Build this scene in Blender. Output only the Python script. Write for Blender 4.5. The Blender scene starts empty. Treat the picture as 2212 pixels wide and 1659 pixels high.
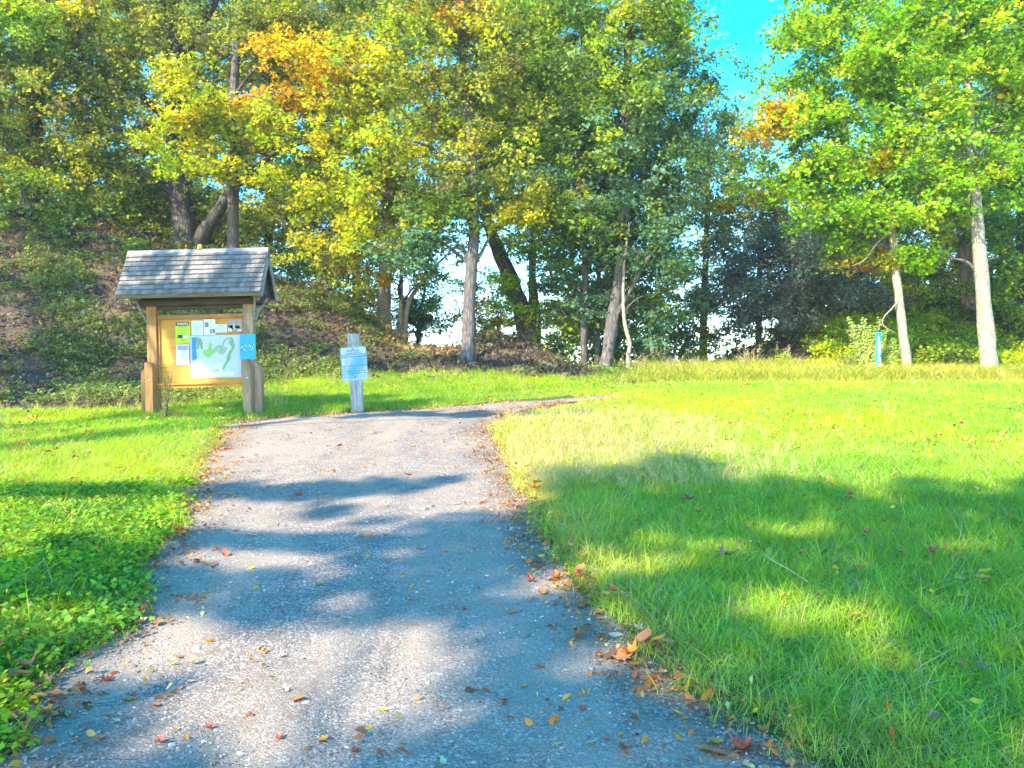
import bpy, bmesh, math, random
import numpy as np
from mathutils import Vector, Matrix, noise as mnoise

random.seed(7)
RNG = np.random.default_rng(7)
R = math.radians
scene = bpy.context.scene
COL = scene.collection

# ------------------------------------------------------------------ camera, sky, sun, exposure
EYE = 1.5
F = 1790.0                     # focal length in pixels of a 2212 pixel wide picture
HZ = 850.0                     # row of the true horizon in that picture
cam_d = bpy.data.cameras.new('camera')
cam = bpy.data.objects.new('camera', cam_d)
COL.objects.link(cam)
cam.location = (0, 0, EYE)
cam.rotation_euler = (R(90) + math.atan((HZ - 829.5) / F), 0, 0)
cam_d.sensor_width = 36
cam_d.lens = F / 2212 * 36
cam_d.clip_start = 0.05
cam_d.clip_end = 2000
scene.camera = cam

SUN_EL, SUN_BACK = 38.0, 38.0  # elevation; how far left of straight behind the camera
S = Vector((-math.cos(R(SUN_EL)) * math.sin(R(SUN_BACK)), -math.cos(R(SUN_EL)) * math.cos(R(SUN_BACK)), math.sin(R(SUN_EL))))
world = bpy.data.worlds.new('World')
scene.world = world
world.use_nodes = True
wn = world.node_tree
wn.nodes.clear()
sky = wn.nodes.new('ShaderNodeTexSky')
sky.sky_type = 'NISHITA'
sky.sun_disc = False
sky.sun_elevation = R(SUN_EL)
sky.sun_rotation = math.atan2(S.x, S.y)
sky.air_density = 1.0
sky.dust_density = 0.15
sky.ozone_density = 1.0
hs = wn.nodes.new('ShaderNodeHueSaturation')
hs.inputs['Saturation'].default_value = 1.6
hs.inputs['Hue'].default_value = 0.498
bg = wn.nodes.new('ShaderNodeBackground')
bg.inputs['Strength'].default_value = 0.15
wo = wn.nodes.new('ShaderNodeOutputWorld')
wn.links.new(sky.outputs[0], hs.inputs['Color'])
wn.links.new(hs.outputs[0], bg.inputs['Color'])
wn.links.new(bg.outputs[0], wo.inputs['Surface'])

sun_d = bpy.data.lights.new('sun', 'SUN')
sun_d.energy = 2.3
sun_d.angle = R(0.53)
sun_d.color = (1.0, 0.93, 0.80)
sun = bpy.data.objects.new('sun', sun_d)
COL.objects.link(sun)
sun.rotation_euler = S.to_track_quat('Z', 'Y').to_euler()
sun.location = (-20, -25, 30)

vs = scene.view_settings
vs.view_transform = 'Standard'
vs.look = 'None'
vs.exposure = 2.8
vs.gamma = 1.0
vs.use_curve_mapping = False
cy = scene.cycles
cy.max_bounces = 7
cy.diffuse_bounces = 4
cy.glossy_bounces = 2
cy.transmission_bounces = 4
cy.transparent_max_bounces = 8
cy.caustics_reflective = False
cy.caustics_refractive = False
cy.sample_clamp_indirect = 6
cy.use_denoising = True

# ------------------------------------------------------------------ helpers
def P(u, v, d):
    """a point d metres away in the direction of column u, row v of the 2212 x 1659 photograph"""
    return Vector(((u - 1106) / F * d, d, EYE + (HZ - v) / F * d))

def tag(o, label=None, cat=None, group=None, kind=None):
    if label: o['label'] = label
    if cat: o['category'] = cat
    if group: o['group'] = group
    if kind: o['kind'] = kind
    return o

def empty(name, loc, label=None, cat=None, group=None, rot=None):
    o = bpy.data.objects.new(name, None)
    o.empty_display_size = 0.3
    COL.objects.link(o)
    o.location = loc
    if rot: o.rotation_euler = rot
    return tag(o, label, cat, group)

def obj(name, me, parent=None, mat=None, loc=None):
    o = bpy.data.objects.new(name, me)
    COL.objects.link(o)
    if parent is not None: o.parent = parent
    if mat is not None and not me.materials: me.materials.append(mat)
    if loc is not None: o.location = loc
    return o

def mesh_np(name, verts, faces, mat=None, smooth=False, attrs=None):
    me = bpy.data.meshes.new(name)
    me.from_pydata([tuple(v) for v in verts] if not isinstance(verts, list) else verts, [], faces)
    if mat: me.materials.append(mat)
    if smooth: me.polygons.foreach_set('use_smooth', [True] * len(me.polygons))
    if attrs:
        for k, a in attrs.items():
            at = me.attributes.new(k, 'FLOAT', 'POINT')
            at.data.foreach_set('value', np.asarray(a, dtype=np.float32))
    me.update()
    return me

def fast_mesh(name, V, polys_flat, loop_total, mat=None, smooth=False, attrs=None):
    """V (n,3); polys_flat loops; loop_total per polygon"""
    me = bpy.data.meshes.new(name)
    V = np.asarray(V, np.float32)
    me.vertices.add(len(V)); me.vertices.foreach_set('co', V.ravel())
    lt = np.asarray(loop_total, np.int32)
    me.loops.add(len(polys_flat)); me.loops.foreach_set('vertex_index', np.asarray(polys_flat, np.int32))
    me.polygons.add(len(lt))
    me.polygons.foreach_set('loop_start', np.concatenate([[0], np.cumsum(lt)[:-1]]).astype(np.int32))
    me.update(calc_edges=True)
    if mat: me.materials.append(mat)
    if smooth: me.polygons.foreach_set('use_smooth', np.ones(len(lt), bool))
    if attrs:
        for k, a in attrs.items():
            at = me.attributes.new(k, 'FLOAT', 'POINT')
            at.data.foreach_set('value', np.asarray(a, dtype=np.float32))
    me.validate()
    return me

def bm_mesh(name, bm, mat=None, smooth=False):
    me = bpy.data.meshes.new(name)
    bm.to_mesh(me); bm.free()
    if mat: me.materials.append(mat)
    if smooth: me.polygons.foreach_set('use_smooth', [True] * len(me.polygons))
    return me

def bm_box(bm, x0, x1, y0, y1, z0, z1, bev=0.0, rot=None):
    r = bmesh.ops.create_cube(bm, size=1.0)
    M = Matrix.Translation(((x0 + x1) / 2, (y0 + y1) / 2, (z0 + z1) / 2))
    if rot is not None: M = M @ rot
    M = M @ Matrix.Diagonal((x1 - x0, y1 - y0, z1 - z0, 1))
    bmesh.ops.transform(bm, matrix=M, verts=r['verts'])
    if bev > 0:
        es = list({e for v in r['verts'] for e in v.link_edges})
        bmesh.ops.bevel(bm, geom=es, offset=bev, segments=2, affect='EDGES', profile=0.6)

def box(name, x0, x1, y0, y1, z0, z1, mat, parent=None, bev=0.004):
    bm = bmesh.new()
    bm_box(bm, x0, x1, y0, y1, z0, z1, bev)
    return obj(name, bm_mesh(name, bm, mat), parent)

def bm_prism(bm, pts, y0, y1):
    """outline pts (x, z) pushed from y0 to y1"""
    a = [bm.verts.new((x, y0, z)) for x, z in pts]
    b = [bm.verts.new((x, y1, z)) for x, z in pts]
    bm.faces.new(a)
    bm.faces.new(b[::-1])
    n = len(pts)
    for i in range(n):
        bm.faces.new((a[i], b[i], b[(i + 1) % n], a[(i + 1) % n]))
    bmesh.ops.recalc_face_normals(bm, faces=bm.faces[:])

def tube_arrays(pts, radii, seg=10, rough=0.0, rng=None, flare=None):
    """tapered tube along pts, ends closed; returns verts, faces"""
    pts = [Vector(p) for p in pts]
    V, Fc = [], []
    prev = None
    for i, p in enumerate(pts):
        t = (pts[min(i + 1, len(pts) - 1)] - pts[max(i - 1, 0)]).normalized()
        if prev is None:
            a = t.orthogonal().normalized()
        else:
            a = (prev - t * prev.dot(t)).normalized()
        prev = a
        b = t.cross(a)
        for k in range(seg):
            an = 2 * math.pi * k / seg
            r = radii[i]
            if rng is not None and rough: r *= 1 + rough * (mnoise.noise(Vector((math.cos(an) * 1.6, math.sin(an) * 1.6, i * 0.45 + radii[0] * 50))) * 1.6)
            if flare and i < flare[0]: r *= 1 + flare[1] * (1 - i / flare[0]) ** 2 * (1 + 0.5 * math.cos(an * 3 + 1))
            V.append(tuple(p + (a * math.cos(an) + b * math.sin(an)) * r))
    for i in range(len(pts) - 1):
        for k in range(seg):
            Fc.append((i * seg + k, i * seg + (k + 1) % seg, (i + 1) * seg + (k + 1) % seg, (i + 1) * seg + k))
    Fc.append(tuple(range(seg))[::-1])
    Fc.append(tuple((len(pts) - 1) * seg + k for k in range(seg)))
    return V, Fc

def smooth_path(pts, radii, n):
    """Catmull-Rom resampling of points and radii"""
    pts = [Vector(p) for p in pts]
    q = [pts[0]] + pts + [pts[-1]]
    rr = [radii[0]] + list(radii) + [radii[-1]]
    out, ro = [], []
    m = len(pts) - 1
    for j in range(n + 1):
        t = j / n * m
        i = min(int(t), m - 1); f = t - i
        p0, p1, p2, p3 = q[i], q[i + 1], q[i + 2], q[i + 3]
        out.append(0.5 * ((2 * p1) + (p2 - p0) * f + (2 * p0 - 5 * p1 + 4 * p2 - p3) * f * f + (3 * p1 - p0 - 3 * p2 + p3) * f ** 3))
        ro.append(rr[i + 1] * (1 - f) + rr[i + 2] * f)
    return out, ro

# ------------------------------------------------------------------ materials
class NT:
    def __init__(s, name):
        s.m = bpy.data.materials.new(name); s.m.use_nodes = True
        s.t = s.m.node_tree; s.t.nodes.clear()
        s.out = s.n('ShaderNodeOutputMaterial')
    def n(s, typ, **kw):
        nd = s.t.nodes.new(typ)
        for k, v in kw.items():
            if hasattr(nd, k) and k not in ('Scale',): setattr(nd, k, v)
            else: nd.inputs[k].default_value = v
        return nd
    def l(s, a, b): s.t.links.new(a, b)
    def math(s, op, a, b=0.0):
        nd = s.n('ShaderNodeMath', operation=op)
        for i, x in enumerate((a, b)):
            if isinstance(x, (int, float)): nd.inputs[i].default_value = x
            else: s.l(x, nd.inputs[i])
        return nd.outputs[0]
    def ramp(s, fac, stops):
        nd = s.n('ShaderNodeValToRGB')
        el = nd.color_ramp.elements
        while len(el) < len(stops): el.new(0.5)
        for e, (p, c) in zip(el, stops):
            e.position = p; e.color = (*c, 1) if len(c) == 3 else c
        s.l(fac, nd.inputs[0])
        return nd.outputs[0]
    def mix(s, fac, a, b, blend='MIX'):
        nd = s.n('ShaderNodeMix', data_type='RGBA', blend_type=blend)
        for i, x in ((0, fac), (6, a), (7, b)):
            if isinstance(x, (int, float)): nd.inputs[i].default_value = x
            elif isinstance(x, tuple): nd.inputs[i].default_value = (*x, 1)
            else: s.l(x, nd.inputs[i])
        return nd.outputs[2]
    def noise(s, vec, scale, detail=4, rough=0.55, dist=0.0):
        nd = s.n('ShaderNodeTexNoise')
        nd.inputs['Scale'].default_value = scale; nd.inputs['Detail'].default_value = detail
        nd.inputs['Roughness'].default_value = rough; nd.inputs['Distortion'].default_value = dist
        if vec is not None: s.l(vec, nd.inputs['Vector'])
        return nd.outputs[0]
    def coord(s, kind='Object', scale=None):
        tc = s.n('ShaderNodeTexCoord')
        if scale is None: return tc.outputs[kind]
        mp = s.n('ShaderNodeMapping'); mp.inputs['Scale'].default_value = scale
        s.l(tc.outputs[kind], mp.inputs[0])
        return mp.outputs[0]
    def bsdf(s, color, rough=0.8, spec=0.3, bump=None, bstr=0.5, bdist=0.01, metal=0.0):
        b = s.n('ShaderNodeBsdfPrincipled')
        if isinstance(color, tuple): b.inputs['Base Color'].default_value = (*color, 1)
        else: s.l(color, b.inputs['Base Color'])
        if isinstance(rough, (int, float)): b.inputs['Roughness'].default_value = rough
        else: s.l(rough, b.inputs['Roughness'])
        b.inputs['Specular IOR Level'].default_value = spec
        b.inputs['Metallic'].default_value = metal
        if bump is not None:
            bp = s.n('ShaderNodeBump'); bp.inputs['Strength'].default_value = bstr; bp.inputs['Distance'].default_value = bdist
            s.l(bump, bp.inputs['Height']); s.l(bp.outputs[0], b.inputs['Normal'])
        return b
    def fin(s, sh):
        s.l(sh.outputs[0] if hasattr(sh, 'outputs') else sh, s.out.inputs['Surface'])
        return s.m

def mat_plain(name, col, rough=0.7, spec=0.3, var=0.15, scale=30):
    t = NT(name)
    c = t.coord()
    n = t.noise(c, scale)
    k = t.mix(n, tuple(x * (1 - var) for x in col), tuple(min(1, x * (1 + var)) for x in col))
    return t.fin(t.bsdf(k, rough, spec, n, 0.15, 0.001))

def mat_leaf(name, fixed=None, transl=0.5, sat_var=0.5, rough=0.55, straw=None):
    """leaf tissue: colour per instance (tint) and per leaf (rnd); light passes through it"""
    t = NT(name)
    if fixed is None:
        at = t.n('ShaderNodeAttribute', attribute_type='INSTANCER', attribute_name='tint').outputs['Color']
    else:
        at = t.n('ShaderNodeRGB'); at.outputs[0].default_value = (*fixed, 1); at = at.outputs[0]
    rn = t.n('ShaderNodeAttribute', attribute_type='GEOMETRY', attribute_name='rnd').outputs['Fac']
    k = t.math('MULTIPLY_ADD', rn, sat_var * 1.5); t.t.nodes[-1].inputs[2].default_value = 1 - sat_var * 0.7
    c = t.mix(1.0, at, t.combine(k) if hasattr(t, 'combine') else k, 'MULTIPLY')
    if straw is not None:
        c = t.mix(t.ramp(rn, [(straw, (0, 0, 0)), (straw + .02, (1, 1, 1))]), c, (0.50, 0.42, 0.17))
    fr = t.math('FRACT', t.math('MULTIPLY', rn, 7.3))
    hv = t.n('ShaderNodeHueSaturation'); t.l(c, hv.inputs['Color'])
    hm = t.math('MULTIPLY_ADD', fr, 0.045); t.t.nodes[-1].inputs[2].default_value = 0.477
    t.l(hm, hv.inputs['Hue']); c = hv.outputs[0]
    b = t.bsdf(c, rough, 0.18)
    tr = t.n('ShaderNodeBsdfTranslucent')
    c2 = t.mix(1.0, c, (1.25, 1.2, 0.5), 'MULTIPLY')
    t.l(c2, tr.inputs[0])
    mx = t.n('ShaderNodeMixShader'); mx.inputs[0].default_value = transl
    t.l(b.outputs[0], mx.inputs[1]); t.l(tr.outputs[0], mx.inputs[2])
    return t.fin(mx)

def mat_bark(name, a, b, scale=14, moss=None):
    t = NT(name)
    c = t.coord('Object', (1, 1, 0.22))
    n1 = t.noise(c, scale, 6, 0.65, 0.6)
    n2 = t.noise(t.coord('Object'), 1.3, 3)
    v = t.n('ShaderNodeTexVoronoi'); v.feature = 'DISTANCE_TO_EDGE'; v.inputs['Scale'].default_value = scale * 0.9; t.l(c, v.inputs['Vector'])
    h = t.math('MULTIPLY', n1, t.math('POWER', v.outputs['Distance'], 0.4))
    k = t.ramp(h, [(0.08, tuple(x * 0.35 for x in a)), (0.3, a), (0.55, b)])
    k = t.mix(t.math('MULTIPLY', n2, 0.7), k, tuple(x * 0.6 for x in a))
    if moss:
        k = t.mix(t.ramp(t.noise(t.coord('Object'), 2.4, 4), [(0.5, (0, 0, 0)), (0.6, (1, 1, 1))]), k, moss)
    return t.fin(t.bsdf(k, 0.9, 0.15, h, 0.9, 0.03))

def mat_wood(name, a, b, scale=9, axis='X', grain=1.0, rough=0.75, knots=True):
    t = NT(name)
    sc = {'X': (0.12, 1, 1), 'Z': (1, 1, 0.10), 'Y': (1, 0.12, 1)}[axis]
    c = t.coord('Object', sc)
    w = t.noise(c, scale, 5, 0.6, 1.4)
    fine = t.noise(c, scale * 9, 3, 0.6, 0.4)
    big = t.noise(t.coord('Object'), 2.2, 3)
    h = t.math('ADD', t.math('MULTIPLY', w, 0.7), t.math('MULTIPLY', fine, 0.4))
    k = t.ramp(h, [(0.34, tuple(x * 0.55 for x in a)), (0.5, a), (0.68, b)])
    k = t.mix(t.ramp(big, [(0.4, (0, 0, 0)), (0.75, (0.55, 0.55, 0.55))]), k, tuple(x * 0.55 for x in a))
    return t.fin(t.bsdf(k, rough, 0.25, h, 0.6 * grain, 0.004))

M_LEAF = mat_leaf('leaf_tissue')
M_GRASS = mat_leaf('grass_blade', transl=0.35, sat_var=0.6, rough=0.6, straw=0.83)
M_TWIG = mat_plain('twig_bark', (0.10, 0.075, 0.05), 0.9, 0.1)
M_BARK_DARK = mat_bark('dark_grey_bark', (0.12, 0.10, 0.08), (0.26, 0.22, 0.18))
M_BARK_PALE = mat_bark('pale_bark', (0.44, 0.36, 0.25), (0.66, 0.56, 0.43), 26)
M_BARK_PINK = mat_bark('mottled_pinkish_bark', (0.38, 0.27, 0.22), (0.62, 0.52, 0.46), 6)
M_BARK_GREY = mat_bark('grey_bark', (0.17, 0.14, 0.12), (0.32, 0.28, 0.24), 16)
M_POST = mat_wood('stained_timber', (0.36, 0.17, 0.05), (0.52, 0.27, 0.09), 10, 'Z')
M_POST_SHADED = mat_wood('shaded_timber', (0.26, 0.165, 0.09), (0.40, 0.27, 0.16), 10, 'Z')  # right kiosk post: duller copy of the stained wood, its shade in the colour
M_PLY = mat_wood('plywood_panel', (0.52, 0.23, 0.035), (0.68, 0.34, 0.06), 5, 'X')
M_TRIM = mat_wood('stained_trim', (0.34, 0.15, 0.05), (0.48, 0.24, 0.08), 9, 'X')
M_SOFFIT = mat_wood('shaded_soffit_board', (0.055, 0.045, 0.035), (0.10, 0.085, 0.07), 8, 'X')  # colour darkened to stand in for the shade under the roof
M_FASCIA = mat_wood('grey_fascia_board', (0.20, 0.18, 0.16), (0.34, 0.31, 0.28), 8, 'X')
M_OLDPOST = mat_wood('silvery_old_post', (0.24, 0.25, 0.22), (0.42, 0.42, 0.38), 12, 'Z')
M_STEEL = mat_plain('galvanised_steel', (0.45, 0.43, 0.38), 0.45, 0.5)
M_YELLOWCAP = mat_plain('yellow_plastic', (0.62, 0.50, 0.08), 0.4, 0.5)

def mat_shingle():
    t = NT('grey_roof_shingle')
    oi = t.n('ShaderNodeObjectInfo')
    c = t.coord('Object', (1, 1, 1))
    n = t.noise(c, 60, 4)
    g = t.noise(t.coord('Object', (6, 0.6, 0.6)), 12, 4, 0.7)
    k = t.ramp(oi.outputs['Random'], [(0, (0.13, 0.112, 0.094)), (0.5, (0.19, 0.166, 0.14)), (1, (0.26, 0.225, 0.19))])
    k = t.mix(t.math('MULTIPLY', g, 0.45), k, (0.09, 0.08, 0.07))
    return t.fin(t.bsdf(k, 0.85, 0.2, t.math('ADD', n, g), 0.5, 0.004))
M_SHINGLE = mat_shingle()

def mat_trail():
    t = NT('crushed_stone_gravel')
    c = t.coord('Object')
    v = t.n('ShaderNodeTexVoronoi'); v.inputs['Scale'].default_value = 110; v.inputs['Randomness'].default_value = 1; t.l(c, v.inputs['Vector'])
    v2 = t.n('ShaderNodeTexVoronoi'); v2.inputs['Scale'].default_value = 38; t.l(c, v2.inputs['Vector'])
    sep = t.n('ShaderNodeSeparateColor'); t.l(v.outputs['Color'], sep.inputs[0])
    sep2 = t.n('ShaderNodeSeparateColor'); t.l(v2.outputs['Color'], sep2.inputs[0])
    base = t.ramp(sep.outputs[0], [(0, (0.09, 0.08, 0.072)), (0.35, (0.215, 0.192, 0.170)), (0.75, (0.30, 0.27, 0.24)), (1, (0.55, 0.50, 0.45))])
    spot = t.ramp(sep2.outputs[1], [(0.86, (0, 0, 0)), (0.9, (1, 1, 1))])
    d = t.ramp(v2.outputs['Distance'], [(0.25, (1, 1, 1)), (0.4, (0, 0, 0))])
    base = t.mix(t.math('MULTIPLY', t.math('MULTIPLY', spot, d), 0.7), base, (0.58, 0.56, 0.54))
    n = t.noise(c, 0.9, 5, 0.6)
    base = t.mix(t.ramp(n, [(0.4, (0, 0, 0)), (0.75, (0.6, 0.6, 0.6))]), base, (0.165, 0.138, 0.112))
    n3 = t.noise(c, 7, 4, 0.7)
    base = t.mix(t.ramp(n3, [(0.42, (0.4, 0.4, 0.4)), (0.6, (0, 0, 0))]), base, (0.13, 0.112, 0.096))
    ed = t.n('ShaderNodeAttribute', attribute_type='GEOMETRY', attribute_name='edge').outputs['Fac']
    ef = t.math('MULTIPLY', ed, t.ramp(t.noise(c, 5, 5, 0.7), [(0.35, (0, 0, 0)), (0.6, (1, 1, 1))]))
    base = t.mix(ef, base, (0.13, 0.085, 0.05))
    wear = t.noise(t.coord('Object', (1.1, 0.22, 1)), 1.6, 4, 0.6, 0.8)
    base = t.mix(t.ramp(wear, [(0.42, (0, 0, 0)), (0.62, (0.55, 0.55, 0.55))]), base, (0.33, 0.285, 0.225))
    base = t.mix(1.0, base, (1.0, 0.85, 0.71), 'MULTIPLY')
    h = t.math('ADD', t.math('MULTIPLY', v.outputs['Distance'], -1.0), t.math('MULTIPLY', n3, 1.6))
    return t.fin(t.bsdf(base, 0.95, 0.08, h, 0.55, 0.006))
M_TRAIL = mat_trail()

def mat_ground():
    t = NT('soil_and_turf')
    c = t.coord('Object')
    z = t.n('ShaderNodeAttribute', attribute_type='GEOMETRY', attribute_name='bare').outputs['Fac']
    n = t.noise(c, 3.0, 6, 0.7)
    n2 = t.noise(c, 28, 5, 0.7)
    g = t.ramp(n2, [(0.3, (0.045, 0.06, 0.015)), (0.6, (0.10, 0.13, 0.03)), (0.8, (0.2, 0.18, 0.07))])
    b = t.ramp(n2, [(0.3, (0.035, 0.025, 0.018)), (0.52, (0.10, 0.07, 0.045)), (0.75, (0.22, 0.15, 0.09))])
    f = t.math('ADD', z, t.math('MULTIPLY', t.math('SUBTRACT', n, 0.5), 1.2))
    f = t.ramp(f, [(0.4, (0, 0, 0)), (0.6, (1, 1, 1))])
    return t.fin(t.bsdf(t.mix(f, g, b), 0.95, 0.1, t.math('ADD', n, n2), 0.8, 0.04))
M_GROUND = mat_ground()

def mat_stone():
    t = NT('pebble_stone')
    oi = t.n('ShaderNodeAttribute', attribute_type='INSTANCER', attribute_name='tint').outputs['Color']
    return t.fin(t.bsdf(oi, 0.8, 0.3))
M_STONE = mat_stone()

# ------------------------------------------------------------------ terrain
CREST_L = [(-40, 7.5), (-20, 6.9), (-14.8, 6.6), (-10.8, 6.0), (-8.5, 5.3), (-6.1, 4.55), (-4.6, 3.95), (-3.43, 3.2), (-2.9, 2.85), (-1.6, 2.75), (-1.2, 2.95), (-0.62, 3.25), (0.1, 3.1), (0.8, 2.8), (1.93, 2.05), (2.6, 1.9), (60, 1.9)]
CREST_R = [(-60, 0.0), (4.6, 1.8), (5.9, 2.2), (7.45, 2.95), (9.0, 3.4), (10.5, 3.8), (16.7, 4.2), (40, 5.0)]
def sstep(a, b, x):
    t = np.clip((x - a) / (b - a), 0, 1)
    return t * t * (3 - 2 * t)
def wob(x, y, s, k=0.0):
    return (np.sin(x * s + 1.3 + k) * np.cos(y * s * 0.9 + 0.7 + k) + 0.6 * np.sin(x * s * 2.1 + y * s * 1.3 + 2.1 + k) + 0.4 * np.cos(y * s * 3.3 - x * s * 2.7 + k)) / 2
def base_h(y):
    yy = np.minimum(y, 22.0)
    b = 0.088 * yy + 0.022 * np.maximum(0, yy - 14)
    far = np.maximum(0, y - 23)
    return b - np.minimum(far, 40) * 0.12 - np.maximum(0, far - 40) * 0.02
def H(x, y):
    x = np.asarray(x, float); y = np.asarray(y, float)
    b = base_h(y)
    cl = np.interp(x * 24 / np.maximum(y, 24) if False else x, [p[0] for p in CREST_L], [p[1] for p in CREST_L])
    # left and middle mounds: toe about 18.5 m out, crest about 24 m
    toe = 18.3 + 0.25 * np.sin(x * 1.1) - 2.2 * sstep(-6, -11, x)
    up = sstep(0, 1, (y - toe) / (24.2 - toe))
    lin = np.clip((y - toe) / (24.2 - toe), 0, 1)
    up = 0.45 * up + 0.55 * lin
    plate = sstep(-4, -9, x)                              # the big left hill is a plateau
    down = sstep(24.4, 31, y) * (1 - plate)
    lift = np.maximum(0, cl - base_h(np.minimum(y, 24.2)))
    rough = wob(x, y, 0.9) * 0.42 * up * sstep(-3.5, -6, x) + wob(x, y, 2.6, 2.0) * 0.11 * up * sstep(-2.5, -4.5, x)
    z = b + (lift + rough) * up * (1 - down)
    z = np.where(y > 24.2, np.maximum(z, (cl - 0.02 * (y - 24.2)) * plate + z * (1 - plate)), z)
    cr = np.interp(x, [p[0] for p in CREST_R], [p[1] for p in CREST_R])
    upr = sstep(21.6, 27, y)
    dr = sstep(28, 38, y)
    z = z + np.maximum(0, cr - base_h(np.minimum(y, 27))) * upr * (1 - dr * 0.8) * (1 + 0.06 * wob(x, y, 1.7))
    # the meadow on the inside of the bend stands a little proud of the trail
    hump = 0.10 * sstep(2.6, 4.2, x) * sstep(9, 13, y) * sstep(21, 16, y)
    z = z + hump + 0.015 * wob(x, y, 1.9)
    return z
def Hs(x, y): return float(H(np.array([x]), np.array([y]))[0])

def G(u, v):
    """where the ray through column u, row v of the photograph meets the ground"""
    d = np.arange(1.5, 60, 0.02)
    x = (u - 1106) / F * d
    z = EYE + (HZ - v) / F * d
    g = H(x, d)
    k = np.where(z <= g)[0]
    i = k[0] if len(k) else len(d) - 1
    return Vector((x[i], d[i], g[i]))

# trail edges read off the photograph
LEFT = [(-130, 1720), (0, 1640), (30, 1540), (90, 1450), (200, 1400), (280, 1320), (285, 1240), (330, 1180), (395, 1110), (405, 1050), (440, 990), (468, 945), (490, 915), (560, 905), (680, 897), (800, 889), (1000, 877), (1180, 865), (1310, 855)]
RIGHT = [(1930, 1760), (1760, 1650), (1600, 1555), (1480, 1490), (1390, 1410), (1330, 1340), (1250, 1275), (1190, 1180), (1150, 1090), (1112, 1030), (1085, 970), (1075, 940), (1085, 912), (1100, 898), (1125, 888), (1180, 877), (1240, 868), (1290, 862), (1318, 859)]
Lw = [G(*p).to_2d() for p in LEFT]; Rw = [G(*p).to_2d() for p in RIGHT]
Lw = [Vector((-1.8, -6)), Vector((-1.75, 0.5))] + Lw
Rw = [Vector((1.2, -6)), Vector((1.15, 0.5))] + Rw
def resample(pts, n):
    p = [Vector((a.x, a.y, 0)) for a in pts]
    o, _ = smooth_path(p, [0] * len(p), n)
    return o
NL = 260
Ls, Rs = resample(Lw, NL), resample(Rw, NL)
# polygon test for the trail
_poly = np.array([(p.x, p.y) for p in Ls] + [(p.x, p.y) for p in Rs[::-1]])
def in_trail(x, y, chunk=20000):
    x = np.asarray(x); y = np.asarray(y)
    res = np.zeros(len(x), bool)
    px, py = _poly[:, 0], _poly[:, 1]
    qx, qy = np.roll(px, -1), np.roll(py, -1)
    for s in range(0, len(x), chunk):
        X = x[s:s + chunk, None]; Y = y[s:s + chunk, None]
        c = ((py > Y) != (qy > Y)) & (X < (qx - px) * (Y - py) / (qy - py + 1e-12) + px)
        res[s:s + chunk] = (c.sum(1) % 2) == 1
    return res
_edge = np.array([(p.x, p.y) for p in Ls + Rs])
def edge_dist(x, y, chunk=8000):
    x = np.asarray(x); y = np.asarray(y); o = np.zeros(len(x))
    for s in range(0, len(x), chunk):
        dx = x[s:s + chunk, None] - _edge[None, :, 0]; dy = y[s:s + chunk, None] - _edge[None, :, 1]
        o[s:s + chunk] = np.sqrt((dx * dx + dy * dy).min(1))
    return o

def axis_vals(lo, hi, step, far):
    a = list(np.arange(lo, hi + 1e-6, step))
    s = step; p = hi; up = []
    while p < far: s *= 1.35; p += s; up.append(p)
    s = step; p = lo; dn = []
    while p > -far: s *= 1.35; p -= s; dn.append(p)
    return np.array(dn[::-1] + a + up)
def bare_mask(x, y):
    """1 where the ground is bare soil or leaf litter, 0 where grass grows"""
    bank = sstep(18.2, 19.6, y - 0.0) * sstep(4.5, 2.5, x)
    left = sstep(-4.6, -6.5, x + 0.35 * np.sin(y * 2)) * sstep(12.9, 13.6, y)
    right = sstep(22.0, 23.5, y)
    return np.clip(np.maximum(np.maximum(bank, left), right), 0, 1)
xs = axis_vals(-17, 19, 0.17, 150); ys = axis_vals(-3, 31, 0.17, 150)
XX, YY = np.meshgrid(xs, ys)
ZZ = H(XX.ravel(), YY.ravel())
inside = in_trail(XX.ravel(), YY.ravel())
V = np.stack([XX.ravel(), YY.ravel(), ZZ - 0.02 * inside], 1)
nx, ny = len(xs), len(ys)
I = (np.arange(ny - 1)[:, None] * nx + np.arange(nx - 1)[None, :]).ravel()
Q = np.stack([I, I + 1, I + nx + 1, I + nx], 1)
me = fast_mesh('ground', V, Q.ravel(), np.full(len(Q), 4), M_GROUND, True, {'bare': bare_mask(XX.ravel(), YY.ravel())})
tag(obj('ground', me), kind='structure')

NW = 40
V, E = [], []
for i in range(NL + 1):
    a, b = Ls[i], Rs[i]
    for k in range(NW + 1):
        f = k / NW
        p = a.lerp(b, f)
        V.append((p.x, p.y)); E.append(max(0, 1 - min(f, 1 - f) * 6))
V = np.array(V)
tz = H(V[:, 0], V[:, 1]) + 0.012 * (1 - np.array(E)) + 0.002 + 0.006 * wob(V[:, 0], V[:, 1], 6)
I = (np.arange(NL)[:, None] * (NW + 1) + np.arange(NW)[None, :]).ravel()
Q = np.stack([I, I + 1, I + NW + 2, I + NW + 1], 1)
me = fast_mesh('trail', np.column_stack([V, tz]), Q.ravel(), np.full(len(Q), 4), M_TRAIL, True, {'edge': E})
tag(obj('trail', me), kind='structure')

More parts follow.
